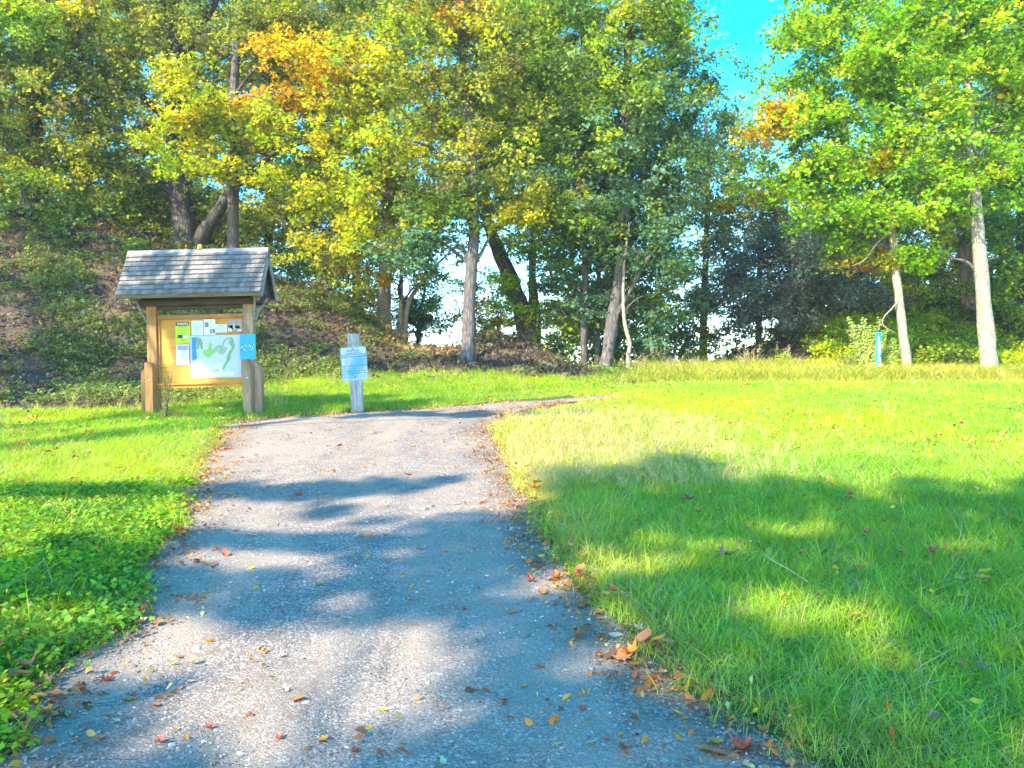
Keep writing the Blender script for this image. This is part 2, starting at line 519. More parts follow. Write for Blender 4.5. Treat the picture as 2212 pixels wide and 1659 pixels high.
# ------------------------------------------------------------------ scattering: points that carry rotation, size, colour and a choice of prototype
def scatter_group(protos, name):
    col = bpy.data.collections.new(name)
    for i, m in enumerate(protos):
        o = bpy.data.objects.new('%s_%02d' % (name, i), m)
        col.objects.link(o)
    g = bpy.data.node_groups.new(name, 'GeometryNodeTree')
    g.interface.new_socket('Geometry', in_out='INPUT', socket_type='NodeSocketGeometry')
    g.interface.new_socket('Geometry', in_out='OUTPUT', socket_type='NodeSocketGeometry')
    n = g.nodes; l = g.links
    gi = n.new('NodeGroupInput'); go = n.new('NodeGroupOutput')
    ci = n.new('GeometryNodeCollectionInfo'); ci.inputs['Collection'].default_value = col
    ci.inputs['Separate Children'].default_value = True; ci.inputs['Reset Children'].default_value = True
    ip = n.new('GeometryNodeInstanceOnPoints'); ip.inputs['Pick Instance'].default_value = True
    def na(nm, typ):
        x = n.new('GeometryNodeInputNamedAttribute'); x.data_type = typ; x.inputs['Name'].default_value = nm
        return x.outputs['Attribute']
    er = n.new('FunctionNodeEulerToRotation')
    l.new(na('rot', 'FLOAT_VECTOR'), er.inputs[0])
    l.new(gi.outputs[0], ip.inputs['Points']); l.new(ci.outputs[0], ip.inputs['Instance'])
    l.new(na('idx', 'INT'), ip.inputs['Instance Index'])
    l.new(er.outputs[0], ip.inputs['Rotation'])
    l.new(na('scl', 'FLOAT'), ip.inputs['Scale'])
    l.new(ip.outputs[0], go.inputs[0])
    return g

def scatter(name, group, pts, rot, scl, idx, tint, parent=None):
    me = bpy.data.meshes.new(name)
    pts = np.asarray(pts, np.float32)
    me.vertices.add(len(pts)); me.vertices.foreach_set('co', pts.ravel())
    a = me.attributes.new('rot', 'FLOAT_VECTOR', 'POINT'); a.data.foreach_set('vector', np.asarray(rot, np.float32).ravel())
    a = me.attributes.new('scl', 'FLOAT', 'POINT'); a.data.foreach_set('value', np.asarray(scl, np.float32))
    a = me.attributes.new('idx', 'INT', 'POINT'); a.data.foreach_set('value', np.asarray(idx, np.int32))
    a = me.attributes.new('tint', 'FLOAT_COLOR', 'POINT')
    t = np.ones((len(pts), 4), np.float32); t[:, :3] = np.clip(tint, 0, 1); a.data.foreach_set('color', t.ravel())
    me.update()
    o = obj(name, me, parent)
    md = o.modifiers.new('scatter', 'NODES'); md.node_group = group
    return o

# -- leaf outlines
MAPLE = [(0, -0.35), (0.10, -0.12), (0.42, -0.22), (0.33, 0.02), (0.60, 0.22), (0.28, 0.24), (0.22, 0.42), (0, 0.72), (-0.22, 0.42), (-0.28, 0.24), (-0.60, 0.22), (-0.33, 0.02), (-0.42, -0.22), (-0.10, -0.12)]
OVAL = [(0, -0.45), (0.2, -0.2), (0.26, 0.08), (0.15, 0.38), (0, 0.6), (-0.15, 0.38), (-0.26, 0.08), (-0.2, -0.2)]
HEART = [(0, -0.32), (0.25, -0.42), (0.46, -0.15), (0.40, 0.15), (0, 0.58), (-0.40, 0.15), (-0.46, -0.15), (-0.25, -0.42)]

def leaf_mesh(name, specs, mat, outline=MAPLE, twigs=None, cup=0.25):
    """specs: list of (position, euler, size); one mesh with a fan of faces per leaf and a per-leaf random value"""
    V, loops, lt, rnd = [], [], [], []
    ol = np.array(outline)
    n = len(ol)
    for pos, eu, sz in specs:
        m = eu.to_matrix()
        base = len(V)
        r = random.random()
        bend = random.uniform(-cup, cup)
        c = Vector((0, 0.05, 0))
        V.append(tuple(Vector(pos) + m @ (c * sz)))
        for x, y in ol:
            z = -abs(x) * bend * 0.9 - (y + 0.1) ** 2 * cup * 0.6
            V.append(tuple(Vector(pos) + m @ (Vector((x, y, z)) * sz)))
        rnd += [r] * (n + 1)
        for k in range(0, n):
            loops += [base, base + 1 + k, base + 1 + (k + 1) % n]; lt.append(3)
    nleaf = len(lt)
    if twigs:
        for a, b, r in twigs:
            vv, ff = tube_arrays([a, (Vector(a) + Vector(b)) / 2 + Vector((0, 0, 0.02)), b], [r, r * 0.7, r * 0.3], 4)
            base = len(V); V += vv; rnd += [0.0] * len(vv)
            for f in ff: loops += [base + i for i in f]; lt.append(len(f))
    me = fast_mesh(name, V, loops, lt, mat, False, {'rnd': rnd})
    if twigs:
        me.materials.append(M_TWIG)
        mi = np.zeros(len(me.polygons), np.int32); mi[nleaf:] = 1
        me.polygons.foreach_set('material_index', mi)
    return me

from mathutils import Euler
def spray(name, nleaf, rad, size, thick=0.14, outline=MAPLE, tilt=0.6, mat=M_LEAF):
    specs, tw = [], []
    nb = 6
    for b in range(nb):
        an = 2 * math.pi * b / nb + random.uniform(-0.4, 0.4)
        ln = rad * random.uniform(0.65, 1.05)
        e = Vector((math.cos(an) * ln, math.sin(an) * ln, random.uniform(-0.12, 0.06) * rad * 2))
        tw.append(((0, 0, 0), tuple(e), 0.008))
        k = nleaf // nb
        for j in range(k):
            f = math.sqrt((j + random.random()) / k)
            p = e * f + Vector((random.uniform(-1, 1), random.uniform(-1, 1), 0)) * rad * 0.22 + Vector((0, 0, random.gauss(0, thick * 0.5)))
            yaw = an - math.pi / 2 + random.uniform(-0.9, 0.9)
            eu = Euler((random.gauss(-0.25, tilt), random.gauss(0, tilt), yaw))
            specs.append((p, eu, size * random.uniform(0.5, 1.4)))
    return leaf_mesh(name, specs, mat, outline, tw)
SPRAYS = [spray('leaf_spray', 66, 0.37, 0.080) for _ in range(5)]
FINE = [spray('fine_leaf_spray', 66, 0.40, 0.075, 0.2, OVAL, 0.8) for _ in range(4)]
G_SPRAY = scatter_group(SPRAYS, 'maple_sprays')
G_FINE = scatter_group(FINE, 'fine_sprays')
G_SMALL = scatter_group([spray('small_spray', 24, 0.17, 0.085, 0.08) for _ in range(5)], 'small_sprays')

# ------------------------------------------------------------------ palettes (linear reflectance)
PAL = {
 'olive':  [((0.28, 0.30, 0.04), 3), ((0.40, 0.41, 0.03), 3), ((0.22, 0.165, 0.055), 1.0), ((0.13, 0.20, 0.055), 2), ((0.50, 0.46, 0.010), 1.8)],
 'yellow': [((0.52, 0.50, 0.006), 4), ((0.38, 0.48, 0.010), 3), ((0.62, 0.46, 0.005), 1.4), ((0.28, 0.34, 0.02), 2.2)],
 'orange': [((0.72, 0.44, 0.006), 3), ((0.66, 0.26, 0.01), .9), ((0.60, 0.54, 0.006), 3.2), ((0.32, 0.36, 0.02), 1.6)],
 'green':  [((0.16, 0.25, 0.04), 3), ((0.22, 0.33, 0.025), 3), ((0.38, 0.46, 0.012), 1.7), ((0.11, 0.19, 0.06), 2)],
 'teal':   [((0.115, 0.23, 0.11), 3), ((0.09, 0.185, 0.09), 3), ((0.18, 0.28, 0.06), 2), ((0.32, 0.40, 0.02), 1.1)],
 'lime':   [((0.31, 0.50, 0.008), 4), ((0.23, 0.43, 0.015), 4), ((0.46, 0.54, 0.008), 2), ((0.18, 0.30, 0.03), 1.4)],
 'dark':   [((0.17, 0.24, 0.20), 3), ((0.20, 0.23, 0.19), 3), ((0.14, 0.17, 0.16), 2)],
}
def pick_tint(pal, pts, seed):
    cols = np.array([c for c, _ in PAL[pal]]); w = np.array([x for _, x in PAL[pal]]); w = w / w.sum()
    rng = np.random.default_rng(seed)
    # neighbouring sprays share a hue: choose through a smooth field plus some chance
    f = np.array([mnoise.noise(Vector(p) * 0.9 + Vector((seed, 0, 0))) for p in pts]) * 0.75 + 0.5 + rng.normal(0, 0.3, len(pts))
    f = np.mod(np.abs(f), 0.9999)
    k = np.searchsorted(np.cumsum(w), f, side='right'); k = np.clip(k, 0, len(cols) - 1)
    t = cols[k] * rng.uniform(0.75, 1.3, (len(pts), 1))
    return t

TREE_SEED = [100]
LIMBS = True
def tree(name, label, base, path, bark, blobs, group=None, dens=20.0, fine=False, limbs=6, seg=12, extra=None, crownlabel=None, gap=0.0, flare=(4, 0.5), spray_scale=1.0):
    """path: list of (u, v, d, r); blobs: list of (u, v, d, half width px, half height px, half depth m, palette[, density factor])"""
    TREE_SEED[0] += 1
    seed = TREE_SEED[0]
    rng = np.random.default_rng(seed); rnd = random.Random(seed)
    pts = [P(u, v, d) for u, v, d, r in path]; rad = [r for *_, r in path]
    z0 = Hs(pts[0].x, pts[0].y)
    pts[0].z = z0 - 0.12
    org = Vector((pts[0].x, pts[0].y, z0))
    root = empty(name, org, label, 'tree', group)
    sp, sr = smooth_path(pts, rad, 26)
    for i, p in enumerate(sp):
        if 0 < i < 26:
            p.x += rnd.gauss(0, 0.004); p.y += rnd.gauss(0, 0.004)
    v, f = tube_arrays([p - org for p in sp], sr, seg + 4, 0.14, rnd, flare)
    obj('trunk', mesh_np('trunk', v, f, bark, True), root)
    allp, allt = [], []
    bl = []
    for b in blobs:
        u, vv, d, ru, rv, rd, pal = b[:7]
        fac = b[7] if len(b) > 7 else 1.0
        c = P(u, vv, d); rx = ru / F * d; rz = rv / F * d
        bl.append((c, rx, rd, rz))
        n = int(dens * fac * math.pi * rx * rz * (0.55 + 0.25 * rd)) + 6
        n = int(n * 1.25) if pal == 'lime' else n
        q = np.clip(rng.normal(size=(n * 2, 3)) * 0.58, -1.45, 1.45)
        q = q * np.array([rx, rd, rz]) + np.array(c)
        ns = np.array([mnoise.noise(Vector(p) * 1.25 + Vector((seed * 3.1, 0, 0))) + 0.45 * mnoise.noise(Vector(p) * 2.3) for p in q])
        keep = ns > np.quantile(ns, 0.5)
        q = q[keep][:n]
        g = H(q[:, 0], q[:, 1])
        q = q[q[:, 2] > g + 0.35]
        if len(q) == 0: continue
        allp.append(q); allt.append(pick_tint(pal, q, seed + int(u)))
    if allp:
        q = np.concatenate(allp); t = np.concatenate(allt)
        n = len(q)
        rot = np.stack([rng.normal(0, 0.33, n), rng.normal(0, 0.33, n), rng.uniform(0, 2 * math.pi, n)], 1)
        o = scatter('crown', G_FINE if fine else G_SPRAY, q - np.array(org), rot, rng.uniform(0.8, 1.3, n) * spray_scale, rng.integers(0, 4 if fine else 5, n), t, root)
        o['kind'] = 'stuff'
        if crownlabel: o['label'] = crownlabel
    # limbs from the trunk into the crown
    for j in range(limbs):
        c, rx, rd, rz = bl[j % len(bl)]
        tgt = c + Vector((rnd.uniform(-0.5, 0.5) * rx, rnd.uniform(-0.4, 0.4) * rd, rnd.uniform(-0.3, 0.4) * rz))
        i = min(range(8, 26), key=lambda k: abs(sp[k].z - (tgt.z - 0.45 * (tgt - sp[k]).to_2d().length)))
        st = sp[i]
        mid = st.lerp(tgt, 0.5) + Vector((rnd.uniform(-0.3, 0.3), rnd.uniform(-0.3, 0.3), 0.25))
        r0 = min(sr[i] * 0.5, 0.055)
        lb = M_BARK_GREY if bark is M_BARK_PALE else bark
        a, b_ = smooth_path([st, st.lerp(mid, 0.5) + Vector((rnd.uniform(-0.12, 0.12), 0, 0.08)), mid, tgt], [r0, r0 * 0.8, r0 * 0.55, r0 * 0.15], 12)
        V_, F_ = tube_arrays([p - org for p in a], b_, 6)
        for s_ in range(3):                        # side twigs
            k = rnd.randint(4, 10)
            e = a[k] + Vector((rnd.uniform(-1, 1), rnd.uniform(-1, 1), rnd.uniform(-0.3, 0.6))) * 0.8
            v2, f2 = tube_arrays([a[k] - org, a[k].lerp(e, 0.5) - org + Vector((0, 0, 0.06)), e - org], [b_[k] * 0.6, b_[k] * 0.4, 0.006], 5)
            o_ = len(V_); V_ += v2; F_ += [tuple(x + o_ for x in ff) for ff in f2]
        obj('limb', mesh_np('limb', V_, F_, lb, True), root)
    for e in (extra or []):
        pl = [P(*q[:3]) for q in e]; rl = [q[3] for q in e]
        a, b_ = smooth_path(pl, rl, 14)
        V_, F_ = tube_arrays([p - org for p in a], b_, 10, 0.1, rnd)
        obj('limb', mesh_np('limb', V_, F_, bark, True), root)
    return root

# ------------------------------------------------------------------ trees seen in the photograph
tree('oak_tree', 'massive dark tree behind the notice kiosk with twin limbs and olive crown', None,
     [(396, 590, 25, .40), (392, 470, 25, .36), (384, 330, 25, .33), (378, 180, 25, .30), (370, 60, 25, .24), (360, -120, 25.2, .16)], M_BARK_DARK,
     [(290, 60, 24.5, 170, 120, 2.2, 'olive'), (430, -40, 24.5, 180, 90, 2.2, 'olive'), (210, 260, 24, 140, 90, 2.0, 'olive', .8),
      (470, 480, 26.5, 140, 70, 1.6, 'olive'), (330, 430, 26.5, 120, 80, 1.5, 'olive', .9),
      (620, 110, 24.5, 120, 90, 2, 'olive'), (240, 480, 26, 160, 70, 1.6, 'green', .8), (560, 240, 25.5, 130, 90, 1.6, 'olive', .8)],
     limbs=7, seg=16,
     extra=[[(404, 560, 25, .24), (436, 505, 25, .22), (470, 455, 24.9, .19), (510, 395, 24.8, .14), (590, 330, 24.5, .08)],
            [(378, 160, 25, .2), (410, 90, 25, .17), (450, 20, 24.8, .12), (490, -60, 24.6, .08)],
            [(385, 300, 25, .13), (330, 230, 24.8, .1), (240, 160, 24.4, .06), (140, 110, 24, .03)],
            [(392, 430, 25, .12), (330, 395, 24.6, .08), (250, 385, 24.2, .05)]])
tree('maple_tree', 'yellow and orange turning maple right of the big dark tree, above the kiosk roof', None,
     [(503, 560, 22.8, .17), (502, 420, 22.8, .15), (500, 290, 22.8, .13), (505, 150, 22.8, .11), (520, -60, 23, .07)], M_BARK_GREY,
     [(420, 175, 21.4, 60, 45, .8, 'yellow', 1.5), (450, 250, 21.2, 95, 55, .8, 'yellow', 1.5), (400, 310, 21.4, 70, 45, .7, 'yellow', 1.3),
      (480, 375, 21.6, 105, 30, .7, 'yellow', 1.3), (600, 285, 21.4, 100, 45, .8, 'yellow', 1.3), (690, 130, 21.5, 85, 50, .8, 'orange', 1.7), (610, 90, 21.7, 50, 20, .6, 'orange', 1.2),
      (560, 215, 21.6, 60, 12, .5, 'orange', 1.4), (680, 205, 21.5, 70, 20, .5, 'orange', 1.2), (640, 380, 21.5, 120, 40, .8, 'yellow', .9), (760, 300, 21.5, 80, 60, .9, 'yellow', 1.1),
      (800, 180, 21.8, 90, 60, 1.0, 'yellow', 1.0), (700, 440, 21.2, 90, 35, .8, 'yellow', 1.0), (790, 510, 21.2, 100, 45, .8, 'yellow', 1.3), (720, 565, 21.5, 80, 35, .7, 'olive', 1.2),
      (560, 60, 22.5, 120, 70, 1.2, 'olive'), (700, 20, 22.5, 140, 70, 1.5, 'olive')],
     limbs=12, crownlabel='crown of yellow and orange leaves',
     extra=[[(502, 330, 22.8, .1), (600, 315, 22.4, .09), (700, 350, 22.2, .07), (800, 395, 22, .06), (900, 455, 21.8, .03)],
            [(503, 210, 22.8, .08), (580, 200, 22.4, .07), (680, 190, 22, .05), (760, 130, 21.8, .03)]])
tree('oak_tree', 'leafy tree at the far left edge, its low branches over the shaded bank', None,
     [(60, 590, 24, .26), (64, 400, 24, .23), (75, 200, 24, .2), (90, 0, 24, .14), (100, -150, 24, .1)], M_BARK_DARK,
     [(60, 60, 23, 160, 110, 2, 'green'), (-60, 240, 23, 150, 120, 2, 'olive'), (120, 330, 23.5, 130, 80, 1.6, 'olive', .8), (60, 480, 23.5, 160, 70, 1.8, 'green', .9),
      (30, 380, 22, 110, 30, .8, 'yellow', .8), (150, 20, 22.5, 60, 25, .7, 'orange', .5), (30, 20, 22, 90, 40, 1, 'lime', .8), (170, 160, 24, 110, 70, 1.6, 'olive', .8), (-80, 60, 23, 120, 120, 2, 'green'), (190, 500, 25, 150, 50, 1.4, 'olive'), (90, 560, 22.5, 130, 26, .8, 'olive', 1.1), (250, 545, 23, 90, 22, .7, 'green', 1.0), (20, 600, 21.5, 60, 18, .6, 'olive', 1.0)],
     limbs=9, extra=[[(75, 200, 24, .09), (120, 130, 23.5, .08), (170, 80, 23, .06), (120, 10, 22.5, .04)]])
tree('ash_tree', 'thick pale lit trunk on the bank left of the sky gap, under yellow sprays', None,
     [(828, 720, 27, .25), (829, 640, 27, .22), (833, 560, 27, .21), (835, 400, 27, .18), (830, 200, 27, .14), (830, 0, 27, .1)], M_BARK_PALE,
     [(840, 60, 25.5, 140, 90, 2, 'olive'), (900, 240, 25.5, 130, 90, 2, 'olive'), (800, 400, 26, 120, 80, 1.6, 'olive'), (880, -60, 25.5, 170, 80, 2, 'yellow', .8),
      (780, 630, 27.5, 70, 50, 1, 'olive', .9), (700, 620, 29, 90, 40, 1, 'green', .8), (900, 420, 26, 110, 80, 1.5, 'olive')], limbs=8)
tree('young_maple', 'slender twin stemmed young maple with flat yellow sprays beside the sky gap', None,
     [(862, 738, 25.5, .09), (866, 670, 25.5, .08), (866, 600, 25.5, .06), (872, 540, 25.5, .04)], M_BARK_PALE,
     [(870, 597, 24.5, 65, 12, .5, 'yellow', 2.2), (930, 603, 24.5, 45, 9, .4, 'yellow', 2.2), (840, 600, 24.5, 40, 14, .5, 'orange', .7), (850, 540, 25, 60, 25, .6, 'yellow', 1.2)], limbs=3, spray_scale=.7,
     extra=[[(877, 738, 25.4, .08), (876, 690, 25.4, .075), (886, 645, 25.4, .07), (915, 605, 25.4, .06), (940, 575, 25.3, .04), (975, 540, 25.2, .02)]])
tree('lacy_tree', 'low dark lacy tree beyond the bank, bright sky showing through its small leaves', None,
     [(905, 760, 33, .12), (905, 700, 33, .1), (915, 640, 33, .06), (920, 600, 33, .03)], M_BARK_DARK,
     [(900, 655, 32, 100, 60, 1.2, 'teal', 1.2), (940, 690, 32, 80, 40, 1.0, 'teal', 1.1), (860, 705, 32, 60, 35, 1, 'teal', .7), (970, 640, 32, 55, 40, 1, 'teal', .6), (1040, 600, 32, 35, 50, 1, 'teal', .35)], limbs=4, fine=True, flare=None)
tree('beech_tree', 'straight grey trunk standing in the saddle between the two mounds', None,
     [(1010, 778, 20.4, .19), (1012, 730, 20.4, .165), (1014, 660, 20.4, .15), (1018, 580, 20.4, .14), (1024, 500, 20.4, .13), (1022, 400, 20.4, .115), (1018, 300, 20.4, .10), (1000, 150, 20.4, .08), (990, -80, 20.4, .05)], M_BARK_GREY,
     [(1000, 350, 20.5, 130, 90, 1.6, 'olive'), (960, 450, 20.3, 100, 55, 1.2, 'green', 1.1), (1120, 440, 20.5, 110, 40, 1.3, 'olive', .9), (1010, 180, 20.5, 150, 100, 1.8, 'olive'), (1000, 20, 20.5, 150, 90, 1.8, 'olive'),
      (930, 545, 20.6, 80, 38, .9, 'teal', 1.2), (1080, 465, 20, 60, 18, .5, 'yellow', 1.1), (860, 300, 20.2, 80, 50, 1.0, 'yellow', .8), (850, 130, 20.4, 90, 70, 1.2, 'yellow', .7), (1000, 20, 19.6, 70, 30, .6, 'orange', .6),
      (930, 520, 21, 60, 60, 1, 'teal', .8), (1170, 120, 20.5, 100, 90, 1.4, 'green', .8)], limbs=11, seg=12,
     extra=[[(1020, 580, 20.4, .05), (1040, 545, 20.4, .045), (1062, 505, 20.4, .035), (1100, 460, 20.3, .02)], [(1020, 470, 20.4, .06), (975, 440, 20.3, .04), (930, 400, 20.2, .02)]])
tree('leaning_oak', 'dark thick trunk leaning left behind the middle mound, against the sky', None,
     [(1150, 770, 27, .38), (1135, 700, 27, .33), (1120, 650, 27, .29), (1098, 590, 27, .26), (1072, 530, 27, .22), (1050, 450, 27, .17), (1040, 300, 27, .12)], M_BARK_DARK,
     [(1100, 300, 26.5, 130, 110, 2, 'green'), (1180, 180, 26.5, 130, 110, 2, 'olive'), (1120, 0, 26.5, 150, 110, 2, 'olive'), (1190, 440, 27, 100, 60, 1.4, 'green'), (1160, 540, 26.5, 90, 35, 1, 'green', 1.1)], limbs=7)
tree('maple_sapling', 'understorey maple with bright green and yellow sprays right of the sky gap', None,
     [(1165, 775, 24.5, .06), (1165, 700, 24.5, .05), (1160, 640, 24.5, .04), (1150, 560, 24.5, .03), (1150, 500, 24.5, .02)], M_BARK_DARK,
     [(1105, 605, 23.8, 50, 14, .5, 'lime', 1.5), (1130, 660, 23.8, 60, 12, .4, 'lime', 1.5), (1190, 545, 23.8, 70, 22, .6, 'lime', 1.3), (1180, 660, 24, 60, 14, .5, 'yellow', 1.2), (1095, 720, 24.2, 40, 18, .4, 'lime', 1.2),
      (1180, 720, 24.5, 70, 40, .8, 'green', 1.2), (1100, 630, 24.2, 40, 8, .4, 'teal', 1.2), (1150, 680, 24.5, 50, 10, .4, 'orange', .5), (1200, 610, 24.5, 70, 40, .8, 'green', 1.1)], limbs=5, spray_scale=.75, flare=None)
tree('golden_tree', 'far small tree with golden orange leaves in the gap between the trunks', None,
     [(1075, 790, 29, .08), (1075, 740, 29, .07), (1075, 700, 29, .05), (1075, 680, 29, .03)], M_BARK_DARK,
     [(1055, 680, 29, 42, 40, .8, 'orange', 2.0), (1095, 665, 29, 30, 36, .8, 'orange', 1.8), (1040, 705, 29, 34, 22, .7, 'yellow', 2.2)], limbs=2, flare=None, spray_scale=.75)
tree('ash_tree', 'leftmost slim dark trunk of the cluster right of the middle mound', None,
     [(1262, 820, 21.5, .10), (1262, 720, 21.5, .09), (1264, 620, 21.5, .08), (1262, 450, 21.5, .07), (1255, 200, 21.5, .05)], M_BARK_DARK,
     [(1230, 480, 21, 90, 60, 1.2, 'green', 1.1), (1200, 400, 21, 80, 40, 1, 'teal'), (1250, 640, 22, 70, 60, 1.0, 'teal', 1.1), (1230, 260, 21.5, 110, 100, 1.6, 'green'), (1240, 60, 21.5, 120, 110, 1.8, 'green'), (1225, 720, 22.5, 50, 45, .8, 'green', 1)], limbs=6)
tree('ash_tree', 'second slim dark trunk of the cluster, just left of the thick leaning one', None,
     [(1290, 822, 22.4, .075), (1291, 720, 22.4, .07), (1293, 620, 22.4, .06), (1300, 450, 22.4, .05)], M_BARK_DARK,
     [(1310, 520, 22, 80, 60, 1.2, 'teal'), (1290, 640, 22.6, 50, 60, .8, 'teal', .8), (1330, 400, 22, 90, 60, 1.2, 'teal')], limbs=3)
tree('elm_tree', 'thickest trunk of the cluster, slanting right, with the dark green crown', None,
     [(1302, 832, 21, .17), (1312, 770, 21, .16), (1322, 700, 21, .155), (1336, 620, 21, .15), (1346, 520, 21, .14), (1352, 400, 21, .12), (1355, 200, 21, .1), (1360, -50, 21, .06)], M_BARK_GREY,
     [(1360, 480, 21, 110, 80, 1.5, 'teal', 1.05), (1400, 350, 20.8, 130, 90, 1.6, 'teal'), (1330, 200, 20.6, 140, 100, 1.7, 'green'), (1440, 180, 21, 90, 90, 1.4, 'teal', .8), (1400, 40, 21, 110, 90, 1.6, 'green', .9),
      (1470, 60, 21, 55, 70, 1.0, 'lime', .8), (1400, 600, 21.5, 90, 70, 1.2, 'teal', 1.0), (1400, 700, 22, 60, 70, 1.0, 'teal', .9), (1380, 10, 20, 50, 30, .6, 'yellow', .9), (1500, 260, 21, 60, 60, 1.2, 'teal', .7), (1340, 330, 20, 90, 40, .8, 'green', .9),
      (1440, 480, 21.6, 70, 60, 1.1, 'teal', .8), (1530, 160, 21.4, 45, 40, .8, 'green', .7), (1450, -90, 21, 120, 70, 1.4, 'green')], limbs=12,
     extra=[[(1322, 700, 21, .06), (1355, 640, 20.8, .05), (1400, 560, 20.6, .04), (1450, 500, 20.5, .02)]])
tree('birch_tree', 'thin pale crooked stem at the right end of the dark trunk cluster', None,
     [(1358, 822, 20.6, .06), (1357, 770, 20.6, .055), (1360, 740, 20.6, .05), (1350, 700, 20.6, .048), (1346, 640, 20.6, .04), (1350, 560, 20.7, .03), (1360, 480, 20.7, .02)], M_BARK_PALE,
     [(1370, 540, 20.6, 50, 40, .8, 'teal', .9), (1390, 640, 21.5, 50, 40, .8, 'green', .6)], limbs=2, spray_scale=.8, flare=None)
tree('hickory_tree', 'hazy green tree closing the right side of the left woods beside the blue sky', None,
     [(1520, 815, 29, .14), (1520, 700, 29, .13), (1525, 560, 29, .11), (1530, 400, 29, .09), (1525, 250, 29, .05)], M_BARK_DARK,
     [(1540, 330, 28.5, 80, 70, 1.6, 'teal', .8), (1590, 420, 28.5, 90, 60, 1.6, 'olive', .7), (1500, 480, 28.5, 90, 60, 1.6, 'teal', .6), (1560, 560, 28.5, 70, 50, 1.3, 'teal', .5), (1460, 600, 29, 70, 60, 1.3, 'teal', .6), (1450, 700, 29, 60, 60, 1.2, 'teal', 1), (1570, 640, 28, 60, 50, 1.2, 'olive', .9), (1600, 560, 28, 60, 50, 1.2, 'dark', .9),
      (1590, 305, 28, 40, 35, .9, 'olive', .8), (1600, 440, 27.5, 50, 20, .7, 'orange', .4), (1520, 640, 28.5, 50, 40, 1, 'green', .6), (1545, 715, 28, 60, 35, 1, 'olive', .7), (1470, 380, 28.5, 80, 70, 1.5, 'green', .7), (1615, 340, 28, 40, 40, .9, 'green', .6), (1440, 770, 30, 50, 30, 1, 'green', .6)], limbs=7)
tree('cedar_tree', 'short dusky tree with a dark dense crown and a single stout trunk under it', None,
     [(1728, 768, 26.2, .17), (1727, 735, 26.2, .15), (1722, 690, 26.2, .14), (1715, 620, 26.2, .11), (1705, 520, 26.2, .06)], M_BARK_DARK,
     [(1700, 590, 26, 100, 65, 1.5, 'dark', 2.6), (1630, 665, 26, 95, 45, 1.3, 'dark', 2.4), (1780, 640, 26, 100, 50, 1.3, 'dark', 2.4), (1720, 530, 26.3, 120, 55, 1.4, 'dark', 2.0), (1710, 690, 26.5, 60, 22, .9, 'dark', 1.6), (1620, 600, 26.6, 50, 50, 1.1, 'dark', .8), (1830, 560, 26.8, 80, 60, 1.2, 'dark', 1.0)], limbs=6, fine=True)
tree('mixed_tree', 'open tree behind the dusky one with scattered orange sprays and sky glints', None,
     [(1640, 790, 31, .12), (1640, 650, 31, .11), (1645, 500, 31, .09), (1650, 380, 31, .05)], M_BARK_DARK,
     [(1640, 500, 30, 90, 50, 1.4, 'olive', .7), (1720, 450, 30, 110, 60, 1.4, 'olive', .9), (1660, 410, 30, 70, 40, 1.2, 'green', .9), (1560, 480, 30, 60, 30, 1, 'orange', .35), (1640, 440, 29.5, 50, 15, .6, 'orange', .7), (1800, 480, 30, 90, 70, 1.4, 'dark', 1)], limbs=5)
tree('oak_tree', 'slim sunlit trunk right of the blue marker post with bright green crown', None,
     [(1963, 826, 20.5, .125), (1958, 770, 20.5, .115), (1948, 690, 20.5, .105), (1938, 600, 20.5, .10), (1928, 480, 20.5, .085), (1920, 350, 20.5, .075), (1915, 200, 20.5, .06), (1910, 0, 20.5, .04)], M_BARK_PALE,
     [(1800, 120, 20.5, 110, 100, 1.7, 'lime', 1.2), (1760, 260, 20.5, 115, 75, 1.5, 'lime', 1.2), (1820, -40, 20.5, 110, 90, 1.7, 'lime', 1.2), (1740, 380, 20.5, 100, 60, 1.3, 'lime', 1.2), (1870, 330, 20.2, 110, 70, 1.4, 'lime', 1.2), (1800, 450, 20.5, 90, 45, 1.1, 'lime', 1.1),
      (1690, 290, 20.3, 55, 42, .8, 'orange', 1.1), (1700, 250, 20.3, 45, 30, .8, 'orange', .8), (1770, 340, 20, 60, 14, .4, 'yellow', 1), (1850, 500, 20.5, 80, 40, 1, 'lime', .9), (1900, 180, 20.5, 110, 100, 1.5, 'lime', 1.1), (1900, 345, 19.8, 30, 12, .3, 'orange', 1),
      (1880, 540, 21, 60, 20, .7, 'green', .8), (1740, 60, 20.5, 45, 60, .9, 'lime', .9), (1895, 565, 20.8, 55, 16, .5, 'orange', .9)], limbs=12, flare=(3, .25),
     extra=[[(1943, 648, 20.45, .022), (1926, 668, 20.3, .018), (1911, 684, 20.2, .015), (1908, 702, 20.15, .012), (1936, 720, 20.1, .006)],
            [(1930, 500, 20.5, .035), (1900, 520, 20.3, .02), (1870, 560, 20.2, .012), (1840, 575, 20.1, .006)]])
